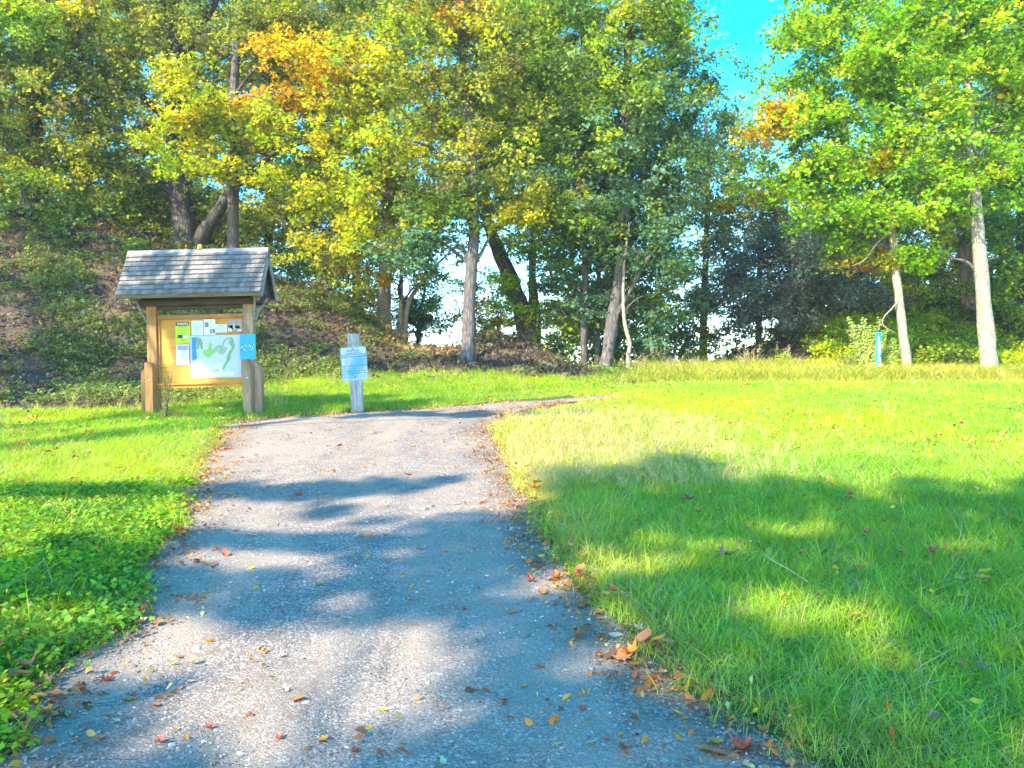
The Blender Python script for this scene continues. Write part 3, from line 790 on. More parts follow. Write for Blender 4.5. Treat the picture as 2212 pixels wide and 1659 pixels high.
tree('oak_tree', 'tall stout sunlit trunk near the right edge, flaring at the grass', None,
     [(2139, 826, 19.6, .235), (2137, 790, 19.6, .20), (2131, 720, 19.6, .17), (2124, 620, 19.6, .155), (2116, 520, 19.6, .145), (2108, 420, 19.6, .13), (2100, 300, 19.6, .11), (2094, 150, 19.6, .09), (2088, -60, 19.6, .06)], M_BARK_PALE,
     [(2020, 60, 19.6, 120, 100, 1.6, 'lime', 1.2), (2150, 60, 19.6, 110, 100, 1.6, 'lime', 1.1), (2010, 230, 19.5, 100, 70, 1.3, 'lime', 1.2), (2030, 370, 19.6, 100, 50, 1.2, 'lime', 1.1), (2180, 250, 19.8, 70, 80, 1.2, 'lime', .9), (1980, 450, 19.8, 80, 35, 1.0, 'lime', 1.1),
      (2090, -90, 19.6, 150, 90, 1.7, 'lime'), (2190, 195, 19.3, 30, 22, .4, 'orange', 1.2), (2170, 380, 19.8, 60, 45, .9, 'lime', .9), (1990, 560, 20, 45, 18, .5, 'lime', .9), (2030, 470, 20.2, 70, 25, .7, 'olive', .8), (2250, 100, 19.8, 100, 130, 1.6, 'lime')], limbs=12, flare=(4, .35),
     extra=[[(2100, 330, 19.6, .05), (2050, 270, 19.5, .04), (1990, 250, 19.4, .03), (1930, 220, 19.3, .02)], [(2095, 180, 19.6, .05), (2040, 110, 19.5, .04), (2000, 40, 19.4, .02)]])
tree('sycamore_tree', 'old mottled pinkish trunk half hidden behind the stout sunlit one', None,
     [(2100, 735, 25.6, .34), (2097, 690, 25.6, .27), (2092, 610, 25.6, .22), (2085, 520, 25.6, .2), (2078, 440, 25.6, .17), (2070, 300, 25.6, .12)], M_BARK_PINK,
     [(2020, 440, 26, 130, 70, 1.6, 'green', .8), (1950, 380, 26, 110, 70, 1.5, 'olive', .8), (2120, 330, 26, 130, 90, 1.6, 'green', .8), (2020, 600, 26.5, 80, 40, 1, 'yellow', .8), (2010, 160, 26, 150, 120, 2, 'green')], limbs=6, flare=(3, .6))
tree('woodland_tree', 'deep green tree filling the far right edge behind the sunlit trunks', None,
     [(2210, 790, 24, .16), (2212, 650, 24, .15), (2210, 500, 24, .13), (2205, 350, 24, .1)], M_BARK_DARK,
     [(2200, 480, 23.5, 70, 60, 1.3, 'green', 1.2), (2190, 580, 23.5, 60, 50, 1.2, 'green', 1.3), (2210, 680, 23.5, 60, 60, 1.2, 'green', 1.2), (2290, 550, 23.5, 90, 140, 1.6, 'green'), (2210, 360, 24, 80, 60, 1.4, 'teal', 1)], limbs=5)
tree('young_maple', 'small yellow green leafed tree on the right bank between the two sunlit trunks', None,
     [(1990, 745, 26.5, .05), (1988, 700, 26.5, .045), (1985, 650, 26.5, .03), (1985, 600, 26.5, .02)], M_BARK_DARK,
     [(1905, 625, 26, 70, 35, .9, 'yellow', 1.3), (1890, 660, 26, 60, 18, .6, 'yellow', 1.2), (2010, 620, 26, 70, 40, .9, 'olive', 1.1), (2030, 660, 26, 50, 20, .6, 'lime', .9), (1960, 580, 27, 70, 40, .9, 'green', .9)], limbs=4, spray_scale=.8, flare=None)

# dense woods that close the view behind the left canopy
for (u, d, lab, pa) in ((-40, 32, 'back row tree on the plateau at the far left', 'green'), (170, 33, 'back row tree on the plateau behind the far left crown', 'olive'), (370, 33, 'back row tree behind the massive dark trunk', 'olive'), (580, 34, 'back row tree on the hill behind the maple sprays', 'olive'), (770, 35, 'back row tree closing the woods above the pale trunk', 'green')):
    tree('woodland_tree', lab, None, [(u, 640, d, .2), (u, 450, d, .17), (u, 200, d, .13), (u, -40, d, .08)], M_BARK_DARK,
         [(u - 60, 80, d, 140, 110, 2.0, pa, .3), (u + 50, 250, d, 140, 100, 2.0, 'olive', .35), (u - 40, 390, d, 130, 80, 2.0, 'green', .6), (u + 30, -60, d, 140, 100, 2.0, pa, .35), (u + 30, 480, d, 130, 55, 1.6, 'olive', .9), (u - 10, 555, d, 130, 45, 1.6, 'green', .8)], limbs=4, spray_scale=1.35)
for (u, d, lab, bl_) in ((1150, 33, 'back row tree above the leaning dark trunk', [(1150, 330, 120, 80, 'olive'), (1150, 200, 130, 100, 'green'), (1170, 450, 90, 45, 'olive'), (1150, 30, 140, 90, 'olive')]),
                    (1330, 32, 'back row tree behind the dark trunk cluster', [(1300, 380, 120, 90, 'teal'), (1330, 540, 110, 70, 'teal'), (1350, 680, 90, 70, 'teal'), (1260, 660, 70, 70, 'green'), (1330, 760, 80, 40, 'green'), (1370, 230, 110, 90, 'teal')]),
                    (1830, 33, 'back row tree above the right bank', [(1800, 580, 110, 60, 'dark'), (1880, 620, 90, 50, 'green'), (1760, 680, 90, 40, 'dark'), (1870, 500, 90, 60, 'olive')]),
                    (2020, 32, 'back row tree between the two sunlit trunks', [(2010, 520, 90, 60, 'olive'), (2040, 600, 80, 50, 'green'), (1980, 660, 80, 40, 'olive'), (2020, 400, 90, 70, 'green')]),
                    (2170, 31, 'back row tree at the right edge of the woods', [(2160, 520, 80, 70, 'green'), (2170, 640, 80, 60, 'green'), (2180, 400, 80, 70, 'olive'), (2200, 280, 80, 90, 'green'), (2180, 100, 90, 110, 'green')])):
    tree('woodland_tree', lab, None, [(u, 770, d, .17), (u, 600, d, .15), (u, 420, d, .11), (u, 250, d, .06)], M_BARK_DARK,
         [(a, b, d, c, e, 1.6, f, 1.0) for a, b, c, e, f in bl_], limbs=4, spray_scale=1.2)
for i, (u, v, d, w, hh, pa, lab) in enumerate(((700, 645, 31, 70, 35, 'olive', 'low bush on the skyline of the left bank, right of the kiosk roof'), (620, 590, 30, 80, 35, 'green', 'low bush on the skyline just behind the kiosk roof'), (1450, 790, 25, 55, 22, 'green', 'low bush in the gap right of the dark trunk cluster'), (1545, 770, 27, 60, 25, 'yellow', 'yellowish bush left of the dusky cedar'), (1180, 780, 24, 50, 25, 'green', 'low bush on the tail of the middle mound'), (1190, 745, 28, 75, 42, 'green', 'green bush on the skyline just behind the middle mound'), (1400, 690, 27.5, 90, 60, 'teal', 'tall blue green shrub behind the thin pale stem'), (1480, 620, 31, 60, 55, 'teal', 'hazy blue green shrub deep in the gap before the dusky cedar'), (1500, 775, 27, 60, 28, 'green', 'green bush filling the gap left of the yellowish bush'), (1590, 745, 28, 70, 30, 'dark', 'dark bush under the left side of the dusky cedar'), (1420, 760, 27, 55, 40, 'teal', 'blue green bush just right of the thin pale stem'),
    (130, 560, 26, 120, 40, 'olive', 'olive bush on the bank crest at the far left'), (300, 545, 26.5, 90, 36, 'olive', 'olive bush on the bank crest left of the massive trunk'), (-20, 620, 22, 70, 45, 'green', 'green bush on the slope at the very left edge'), (1660, 770, 25.5, 60, 18, 'green', 'green bush below the dusky cedar'), (1800, 735, 25, 60, 26, 'green', 'green bush on the bank behind the seeding weeds'))):
    tree('bush', lab, None, [(u, v + 40, d, .03), (u, v, d, .02), (u, v - 15, d, .01)], M_BARK_DARK, [(u, v, d, w, hh, .8, pa, 1.2)], limbs=2, spray_scale=.7, flare=None)
for o_ in COL.objects:
    if o_.name.startswith('bush'): o_['category'] = 'bush'

# trees outside the frame, left of and behind the camera, that throw the dappled shade
def shade_tree(name, label, trunk, height, spots, bark, pal='green', n_per=10, rad=0.16, small=False):
    """spots: (x, y, radius, distance towards the sun, density): leafy boughs placed where their shade falls on (x, y)"""
    TREE_SEED[0] += 1; seed = TREE_SEED[0]
    rng = np.random.default_rng(seed); rnd = random.Random(seed)
    org = Vector((trunk[0], trunk[1], Hs(*trunk)))
    root = empty(name, org, label, 'tree')
    sp, sr = smooth_path([(0, 0, -.15), (.1, 0, height * .3), (-.1, .1, height * .7), (0, 0, height)], [rad * 1.3, rad, rad * .7, rad * .3], 20)
    v, f = tube_arrays(sp, sr, 14, 0.12, rnd, (3, .5))
    obj('trunk', mesh_np('trunk', v, f, bark, True), root)
    A = []
    for si_, sp_ in enumerate(spots):
        x, y, r, t, dn = sp_[:5]
        c = Vector((x, y, sp_[5] if len(sp_) > 5 else Hs(x, y))) + S * t
        n = max(3, int(n_per * dn * r * r * 3.14))
        q = rng.normal(size=(n, 3)); q /= np.linalg.norm(q, axis=1)[:, None]
        q *= (rng.random(n) ** .5)[:, None] * np.array([r, r, r * (.25 if small else .6)])
        A.append(q + np.array(c - org))
        cl = c - org
        if small and si_ % 17: continue
        i = min(range(6, 21), key=lambda k: abs(sp[k].z - (cl.z - 0.4 * (cl - sp[k]).to_2d().length)))
        mid = sp[i].lerp(cl, .5) + Vector((0, 0, .3))
        a, b = smooth_path([sp[i], mid, cl], [min(.1, sr[i] * .6), .05, .012] if not small else [.035, .02, .006], 10)
        v, f = tube_arrays(a, b, 6)
        obj('limb', mesh_np('limb', v, f, bark, True), root)
    q = np.concatenate(A); n = len(q)
    rot = np.stack([rng.normal(0, .4, n), rng.normal(0, .4, n), rng.uniform(0, 6.28, n)], 1)
    scatter('crown', G_SMALL if small else G_SPRAY, q, rot, rng.uniform(.85, 1.3, n), rng.integers(0, 5, n), pick_tint(pal, q, seed), root)['kind'] = 'stuff'
def gp(u, v):
    g = G(u, v); return g.x, g.y
def spots(lst, t): return [(*gp(u, v), r, t + (i % 3 - 1) * 1.2, dn) for i, (u, v, r, dn) in enumerate(lst)]
BND = [(-400, 1215), (0, 1210), (300, 1190), (430, 1150), (620, 1120), (900, 1112), (1130, 1108), (1180, 1060), (1350, 1000), (1480, 985), (1600, 1030), (1750, 1065), (1950, 1060), (2212, 1055), (2700, 1050)]
BANDS = [(190, 1072, 240, 15), (650, 1062, 240, 15), (830, 1046, 110, 9), (1000, 1040, 60, 6)]
SUNNY = [(540, 1224, 170, 13), (190, 1335, 100, 14), (600, 1480, 370, 110), (330, 1390, 140, 50), (860, 1430, 160, 60), (520, 1590, 160, 60), (1225, 1250, 55, 18), (1350, 1230, 80, 9), (1430, 1182, 90, 6), (1770, 1330, 150, 30),
         (1900, 1370, 70, 18), (1750, 1150, 80, 4), (2190, 1625, 50, 20), (1370, 1425, 50, 16), (-20, 1600, 70, 60), (2130, 1180, 40, 5), (690, 1145, 60, 5)]
def shaded(u, v, y):
    mu, mv = .13 * F / y, .13 * (v - HZ + 158) / y
    for a, b, ra, rb in BANDS:
        if ((u - a) / ra) ** 2 + ((v - b) / rb) ** 2 < 1: return True
    if v < np.interp(u, [p[0] for p in BND], [p[1] for p in BND]) + mv * .8 + 16 * math.sin(u / 41) + 12 * math.sin(u / 17 + 1): return False
    if ((u - 790) / 230) ** 2 + ((v - 1388) / 13) ** 2 < 1: return True
    for a, b, ra, rb in SUNNY:
        if ((u - a) / (ra + mu)) ** 2 + ((v - b) / (rb + mv)) ** 2 < 1: return False
    return True
SR = random.Random(77)
cells = {0: [], 1: [], 2: []}
gy = 2.3
while gy < 8.8:
    gx = -4.6
    while gx < 7.4:
        x_, y_ = gx + SR.uniform(-.09, .09), gy + SR.uniform(-.09, .09)
        z_ = Hs(x_, y_)
        u_, v_ = 1106 + x_ / y_ * F, HZ + (EYE - z_) / y_ * F
        if shaded(u_, v_, y_): cells[0 if x_ < -1.9 else (1 if x_ < 1.6 else 2)].append((x_, y_, .11, SR.uniform(16.5, 20), SR.uniform(.75, 1.3)))
        gx += .24
    gy += .24
shade_tree('shade_tree', 'tree behind the camera whose boughs shade the left verge', (-11.5, -9.5), 14.0, cells[0], M_BARK_DARK, rad=.28, small=True, n_per=85)
shade_tree('shade_tree', 'tree behind the camera whose boughs shade the near trail', (-8.8, -11.5), 15.0, cells[1], M_BARK_DARK, rad=.3, small=True, n_per=85)
shade_tree('shade_tree', 'tree behind the camera whose boughs shade the right hand grass', (-4.0, -12.0), 15.5, cells[2], M_BARK_DARK, rad=.3, small=True, n_per=95)
shade_tree('shade_tree', 'big tree outside the frame whose crown shades the left bank', (-16.0, 7.5), 13.0,
    [(-9.5, 18.0, 1.6, 11, 1.0), (-7.5, 20, 1.4, 12, 1.0), (-11.5, 20, 1.7, 11, 1.0), (-9.2, 15.5, 1.1, 10, 1.0), (-5.4, 20.5, 1.1, 13, 1.0), (-7.2, 16.8, .9, 11, .9), (-12, 22.5, 1.6, 12, 1.0), (-8.6, 23, 1.5, 13, .9), (-13, 17, 1.4, 10, 1.0)], M_BARK_DARK, rad=.35, n_per=6)
KS = []
def ks(xc, yc, zc, rx, rz, n, seed):
    r_ = random.Random(seed)
    for _ in range(n): KS.append((xc + r_.gauss(0, rx), yc, .10, r_.uniform(10.3, 12.5), 1.2, zc + r_.gauss(0, rz)))
ks(-4.0, 12.95, 1.65, .16, .35, 22, 1)       # right post
ks(-3.95, 12.95, 2.6, .25, .30, 10, 9)
ks(-4.35, 13.0, 2.35, .28, .14, 16, 2)       # top of the panel
ks(-5.1, 13.0, 2.45, .20, .07, 6, 7)
ks(-5.6, 12.8, 3.45, .12, .10, 5, 3); ks(-4.35, 12.75, 3.15, .16, .08, 6, 4); ks(-5.1, 12.65, 3.02, .3, .03, 6, 5); ks(-4.25, 12.9, 3.6, .12, .06, 4, 6)
ks(-2.5, 13.45, 1.95, .17, .30, 34, 8); ks(-2.45, 13.45, 1.4, .12, .15, 10, 11)        # notice sign
r_ = random.Random(5)
for a_ in np.arange(-5.15, -3.75, .095):
    for b_ in np.arange(1.35, 2.66, .095):
        lo_ = 2.20 if a_ < -4.55 else (2.20 - (a_ + 4.55) * 2.0 if a_ < -4.13 else 1.2)
        hi_ = 2.62 if a_ > -5.0 else 2.2 + (a_ + 5.2) * 2.2
        if lo_ < b_ < hi_ + .05: KS.append((a_ + r_.uniform(-.03, .03), 12.95, .08, r_.uniform(10.5, 12), 1.4, b_ + r_.uniform(-.03, .03)))
for i_ in range(46): 
    r_ = random.Random(900 + i_); KS.append((r_.uniform(-4.2, 1.2), 13.1 + r_.gauss(0, .16) + .0, .10, 14, 1.0))
shade_tree('shade_tree', 'tree outside the frame that dapples the kiosk and the notice sign', (-13.0, 3.5), 11.0, KS, M_BARK_DARK, rad=.25, small=True, n_per=75)
shade_tree('shade_tree', 'tree outside the frame that shades the foot of the middle mound', (-12.5, 0.5), 13.0,
    [(-0.2, 19.9, .8, 17, 1.0), (-1.2, 20.3, .7, 17, 1.0), (1.2, 20.2, .8, 17, 1.0), (-3.0, 19.9, .9, 15.5, 1.0)], M_BARK_DARK, rad=.25)

# ------------------------------------------------------------------ grass, ground cover, litter
def tuft(name, nblade, h, spread, width, lean=0.5, heads=0, mat=M_GRASS):
    V, loops, lt, rnd = [], [], [], []
    for b in range(nblade):
        an = random.uniform(0, 6.283); r = spread * math.sqrt(random.random())
        p = Vector((math.cos(an) * r, math.sin(an) * r, -0.01))
        hh = h * random.uniform(0.45, 1.15); w = width * random.uniform(0.7, 1.3)
        da = random.uniform(0, 6.283); out = Vector((math.cos(da), math.sin(da), 0)) * hh * lean * random.uniform(0.3, 1.5)
        side = Vector((-math.sin(da), math.cos(da), 0))
        rv = random.random(); base = len(V)
        K = 4
        for k in range(K):
            f = k / K
            q = p + out * f * f + Vector((0, 0, hh * (f - 0.25 * f * f * lean)))
            ww = w * (1 - f * 0.75)
            V += [tuple(q - side * ww / 2), tuple(q + side * ww / 2)]; rnd += [rv, rv]
        q = p + out + Vector((0, 0, hh * (1 - 0.25 * lean))); V.append(tuple(q)); rnd.append(rv)
        for k in range(K - 1):
            a = base + 2 * k; loops += [a, a + 1, a + 3, a + 2]; lt.append(4)
        a = base + 2 * (K - 1); loops += [a, a + 1, a + 2]; lt.append(3)
        if b < heads:      # a seed head of small grains
            for g in range(16):
                f = 0.72 + 0.34 * g / 16
                c = p + out * f * f + Vector((0, 0, hh * (f - 0.25 * f * f * lean)))
                s_ = Vector((random.uniform(-1, 1), random.uniform(-1, 1), random.uniform(-.2, .8))) * h * 0.075 * (1.25 - f * .7)
                base = len(V); e = s_.orthogonal().normalized() * h * 0.012
                V += [tuple(c), tuple(c + s_ * .6 + e), tuple(c + s_ * 1.2), tuple(c + s_ * .6 - e)]; rnd += [2.2] * 4
                loops += [base, base + 1, base + 2, base + 3]; lt.append(4)
    return fast_mesh(name, V, loops, lt, mat, False, {'rnd': rnd})
TUFTS = [tuft('grass_tuft', 30, 0.105, 0.085, 0.0034, 1.35) for _ in range(4)] + [tuft('long_grass_tuft', 24, 0.17, 0.07, 0.0036, 1.2) for _ in range(3)] + [tuft('lawn_tuft', 30, 0.06, 0.08, 0.0045, 0.8) for _ in range(2)]
G_TUFT = scatter_group(TUFTS, 'tufts')
FARTUFT = [tuft('meadow_tuft', 34, 0.17, 0.15, 0.0065, 1.0) for _ in range(4)] + [tuft('far_lawn_tuft', 38, 0.075, 0.16, 0.007, 0.8) for _ in range(2)]
G_FAR = scatter_group(FARTUFT, 'far_tufts')
SEED = [tuft('seeding_tuft', 12, 0.55, 0.08, 0.007, 0.35, heads=5) for _ in range(4)]
G_SEED = scatter_group(SEED, 'seeding_tufts')

def field(n, x0, x1, y0, y1, rng):
    return rng.uniform(x0, x1, n), rng.uniform(y0, y1, n)
def in_view(x, y, m=1.15, add=1.2): return np.abs(x) < 0.618 * y * m + add
def grass_tint(x, y, rng, straw):
    g1 = np.array([0.085, 0.32, 0.025]); g2 = np.array([0.27, 0.52, 0.010]); st = np.array([0.62, 0.53, 0.10]); yl = np.array([0.56, 0.62, 0.005])
    n = np.clip(0.5 + 0.5 * wob(x, y, 1.1, 3.0) + rng.normal(0, .2, len(x)), 0, 1)[:, None]
    c = g1 * (1 - n) + g2 * n
    n2 = np.clip(0.45 + 0.6 * wob(x, y, 0.55, 5.0) + rng.normal(0, .25, len(x)), 0, 1)[:, None]
    c = c * (1 - 0.75 * n2) + yl * 0.75 * n2
    s_ = np.clip(straw + rng.normal(0, .22, len(x)), 0, 1)[:, None]
    c = c * (1 - s_) + st * s_
    return c * rng.uniform(.8, 1.2, (len(x), 1))
def straw_amt(x, y, ed):
    right = (x > np.interp(y, [0, 3, 8, 14, 18], [1, 0.8, 0.0, 0.2, 3]))
    s_ = 0.04 + 0.9 * np.exp(-ed / 0.45) * right * sstep(3, 6, y) + 0.3 * np.exp(-ed / 0.25)
    s_ += 0.6 * sstep(.7, 3, x) * sstep(17.0, 18.3, y) + 0.6 * np.exp(-((x - 1.0) ** 2 / 3 + (y - 11.0) ** 2 / 6)) 
    s_ += 0.25 * np.clip(wob(x, y, 0.8, 1.0), 0, 1) * right
    return np.clip(s_, 0, 0.85)

def grass_layer(name, n, x0, x1, y0, y1, grp, kinds, seed, smin, smax, keepf, label, tintmul=1.0, strawf=None, keep_bare=False):
    rng = np.random.default_rng(seed)
    x, y = field(n, x0, x1, y0, y1, rng)
    k = in_view(x, y)
    x, y = x[k], y[k]
    ed = edge_dist(x, y); ins = in_trail(x, y)
    sd = np.where(ins, -ed, ed)
    k = sd > rng.uniform(-0.10, 0.10, len(x)) + 0.05 * wob(x, y, 5)
    x, y, ed = x[k], y[k], ed[k]
    if not keep_bare:
        k = rng.random(len(x)) > bare_mask(x, y); x, y, ed = x[k], y[k], ed[k]
    k = keepf(x, y, ed, rng); x, y, ed = x[k], y[k], ed[k]
    k = ~((y > 12.0) & (x > -.6) & (ed < .3) & (x < 1.2)); x, y, ed = x[k], y[k], ed[k]
    z = H(x, y)
    m = len(x)
    st = straw_amt(x, y, ed) if strawf is None else strawf(x, y, ed)
    t = grass_tint(x, y, rng, st) * tintmul
    rot = np.stack([rng.normal(0, .15, m), rng.normal(0, .15, m), rng.uniform(0, 6.283, m)], 1)
    idx = kinds(x, y, ed, rng)
    sc = rng.uniform(smin, smax, m) * np.where(ed < 0.15, 0.75, 1.0) * np.where((y > 12) & (x > -.6) & (x < 2.2) & (ed < 1.5), .5, 1.0) * (1 + .9 * sstep(17.6, 18.6, y) * sstep(1.2, 3, x))
    o = scatter(name, grp, np.stack([x, y, z], 1), rot, sc, idx, t)
    tag(o, label, 'grass', kind='stuff')
    return m
def left_cover(x, y): return (x < -0.8) & (y < 7.6 + 0.4 * np.sin(x * 2))
def lawn(x, y): return (x > 2.2 + 0.3 * np.sin(y)) & (y > 9.0) & (y < 18.0)
n1 = grass_layer('grass', 64000, -8, 10, 2.0, 12, G_TUFT, lambda x, y, e, r: np.where(lawn(x, y), r.integers(7, 9, len(x)), np.where(r.random(len(x)) < .35, r.integers(4, 7, len(x)), r.integers(0, 4, len(x)))), 11, .8, 1.25,
     lambda x, y, e, r: ((~left_cover(x, y)) | (r.random(len(x)) < .6)) & (r.random(len(x)) < sstep(12, 9.5, y)), 'green and straw coloured unmown grass along both sides of the trail')
n2 = grass_layer('grass', 90000, -12, 16, 8.8, 22.5, G_FAR, lambda x, y, e, r: np.where(lawn(x, y) | ((x < -3.6) & (y < 12.6)), r.integers(4, 6, len(x)), r.integers(0, 4, len(x))), 12, .75, 1.2,
     lambda x, y, e, r: r.random(len(x)) < sstep(9, 11.5, y), 'bright sunlit meadow grass beyond the bend and under the right hand trees')
n3 = grass_layer('seeding_grass', 9000, -7, 12, 8, 23.0, G_SEED, lambda x, y, e, r: r.integers(0, 4, len(x)), 13, .35, .8,
     lambda x, y, e, r: (r.random(len(x)) < np.where(((y > 12.7) & (y < 14.2) & (x < -2.4)), .22, np.where((y > 16.5) & (x < 2.5), .10, .008))), 'tall seeding grass standing around the kiosk and at the foot of the bank', strawf=lambda x, y, e: np.full(len(x), .35))
# row of reddish seed heads behind the meadow crest
rng = np.random.default_rng(14)
m = 330
u = rng.uniform(1360, 1880, m); u = u + 14 * np.sin(u / 9); d = rng.uniform(20.0, 22.5, m); x = (u - 1106) / F * d
o = scatter('seeding_weed', G_SEED, np.stack([x, d, H(x, d)], 1), np.stack([rng.normal(0, .15, m), rng.normal(0, .15, m), rng.uniform(0, 6.28, m)], 1), rng.uniform(.35, 1.2, m) * (.75 + .3 * np.sin(u / 23) * np.sin(u / 61)) * (1 - .35 * sstep(1500, 1860, u) * rng.random(m)), rng.integers(0, 4, m),
            np.where(rng.random((m, 1)) < .55, np.array([[.36, .22, .15]]), np.array([[.40, .44, .12]])) * rng.uniform(.6, 1.2, (m, 1)))
tag(o, 'reddish brown seeding weeds along the crest of the meadow', 'weeds', kind='stuff')

# broad leaved ground cover, left verge; also vines on the right bank
def cover(name, nleaf, h, spread, size, outline=HEART):
    specs = []
    for i in range(nleaf):
        a = random.uniform(0, 6.283); r = spread * math.sqrt(random.random())
        specs.append(((math.cos(a) * r, math.sin(a) * r, h * random.uniform(.2, 1)), Euler((random.gauss(0, .45), random.gauss(0, .45), random.uniform(0, 6.28))), size * random.uniform(.6, 1.3)))
    return leaf_mesh(name, specs, M_LEAF, outline, None, .35)
COVER = [cover('cover_patch', 20, .07, .11, .026) for _ in range(3)] + [cover('cover_patch_maple', 16, .085, .12, .034, MAPLE) for _ in range(2)]
G_COVER = scatter_group(COVER, 'cover_patches')
VINE = [cover('vine_patch', 60, .22, .30, .058) for _ in range(4)]
G_VINE = scatter_group(VINE, 'vine_patches')
rng = np.random.default_rng(15)
x, y = field(16000, -6, -.5, 2, 8.2, rng)
k = left_cover(x, y) & in_view(x, y); x, y = x[k], y[k]
ins = in_trail(x, y); ed = edge_dist(x, y); k = (np.where(ins, -ed, ed) > rng.uniform(-.08, .06, len(x))) & (wob(x, y, 2.3, 7) + rng.normal(0, .2, len(x)) > -.35); x, y = x[k], y[k]
m = len(x)
n = np.clip(.5 + .6 * wob(x, y, 1.6) + rng.normal(0, .2, m), 0, 1)[:, None]
tint = (np.array([.10, .25, .03]) * (1 - n) + np.array([.36, .52, .012]) * n) * rng.uniform(.7, 1.25, (m, 1))
o = scatter('ground_cover', G_COVER, np.stack([x, y, H(x, y)], 1), np.stack([rng.normal(0, .2, m), rng.normal(0, .2, m), rng.uniform(0, 6.28, m)], 1), rng.uniform(.7, 1.3, m), rng.integers(0, 5, m), tint)
tag(o, 'broad leaved green ground cover on the left verge of the trail', 'ground cover', kind='stuff')

rng = np.random.default_rng(16)
x, y = field(9000, 6.0, 18.5, 20.6, 28.5, rng)
lim = np.interp(x, [6, 8.6, 9.4, 12, 18], [0, .02, .9, 1, .9]) * sstep(20.6, 21.4, y)
k = (rng.random(len(x)) < lim) & in_view(x, y) & (wob(x, y, 1.2, 4) > -.55); x, y = x[k], y[k]; m = len(x)
hi = .25 + .5 * sstep(21, 24, y)
n = np.clip(.55 + .6 * wob(x, y, 1.0, 2) + rng.normal(0, .2, m) - .35 * sstep(24.5, 27, y), 0, 1)[:, None]
tint = (np.array([.07, .11, .02]) * (1 - n) + np.array([.52, .60, .012]) * n) * rng.uniform(.75, 1.2, (m, 1))  # yellow end brightened to stand in for sunlight blocked by the crowns
o = scatter('vine_cover', G_VINE, np.stack([x, y, H(x, y) + rng.uniform(0, .28, m)], 1), np.stack([rng.normal(0, .35, m) + .3, rng.normal(0, .3, m), rng.uniform(0, 6.28, m)], 1), rng.uniform(.8, 1.5, m), rng.integers(0, 4, m), tint)
tag(o, 'yellow green vines covering the right bank behind the sunlit trunks', 'ground cover', kind='stuff')

rng = np.random.default_rng(17)
x, y = field(13000, -15, 5.5, 14.5, 27, rng)
k = (rng.random(len(x)) < bare_mask(x, y)) & in_view(x, y) & (wob(x, y, 1.4, 1) + rng.normal(0, .25, len(x)) - .9 * sstep(-4, -3, x) * (x < 2) > .02); x, y = x[k], y[k]; m = len(x)
n = np.clip(.45 + .5 * wob(x, y, .8, 6) + rng.normal(0, .25, m), 0, 1)[:, None]
tint = (np.array([.12, .16, .05]) * (1 - n) + np.array([.27, .31, .06]) * n) * rng.uniform(.7, 1.3, (m, 1))
o = scatter('undergrowth', G_VINE, np.stack([x, y, H(x, y)], 1), np.stack([rng.normal(0, .3, m), rng.normal(0, .3, m), rng.uniform(0, 6.28, m)], 1), rng.uniform(.5, 1.0, m), rng.integers(0, 4, m), tint)
tag(o, 'thin green undergrowth creeping over the shaded earth bank', 'undergrowth', kind='stuff')

# leaf litter on the banks and along the edges
def litter_patch(nl, spread, size):
    specs = [((random.gauss(0, spread), random.gauss(0, spread), random.uniform(0, .03)), Euler((random.gauss(0, .5), random.gauss(0, .5), random.uniform(0, 6.28))), size * random.uniform(.6, 1.3)) for _ in range(nl)]
    return leaf_mesh('litter_patch', specs, M_LEAF, random.choice([MAPLE, OVAL]), None, .8)
LIT = [litter_patch(9, .16, .085) for _ in range(5)]
G_LIT = scatter_group(LIT, 'litter_patches')
LITC = np.array([[.44, .16, .06], [.30, .15, .08], [.55, .30, .12], [.22, .13, .08], [.62, .28, .06], [.46, .37, .20]])
rng = np.random.default_rng(18)
x, y = field(15000, -15, 18, 13, 29, rng)
k = (rng.random(len(x)) < bare_mask(x, y) * np.where(x > 5, .6, 1)) & in_view(x, y); x, y = x[k], y[k]; m = len(x)
o = scatter('leaf_litter', G_LIT, np.stack([x, y, H(x, y) + .015], 1), np.stack([rng.normal(0, .15, m) + .35 * (y > 18.5), rng.normal(0, .15, m), rng.uniform(0, 6.28, m)], 1), rng.uniform(.7, 1.3, m), rng.integers(0, 5, m), np.where(((x > -3.6) & (y > 22.0) & (x < -1.3))[:, None] | ((y > 23.7) & (x < -1.3))[:, None], LITC[rng.integers(0, 6, m)] * 1.2 + .04, (LITC * .5 + LITC.mean(1)[:, None] * .45)[rng.integers(0, 6, m)] * .62) * rng.uniform(.5, 1.15, (m, 1)))  # tint brightened on saddle and crest as if sunlit, dulled on the shaded bank
tag(o, 'brown leaf litter strewn over the earth banks', 'leaf litter', kind='stuff')
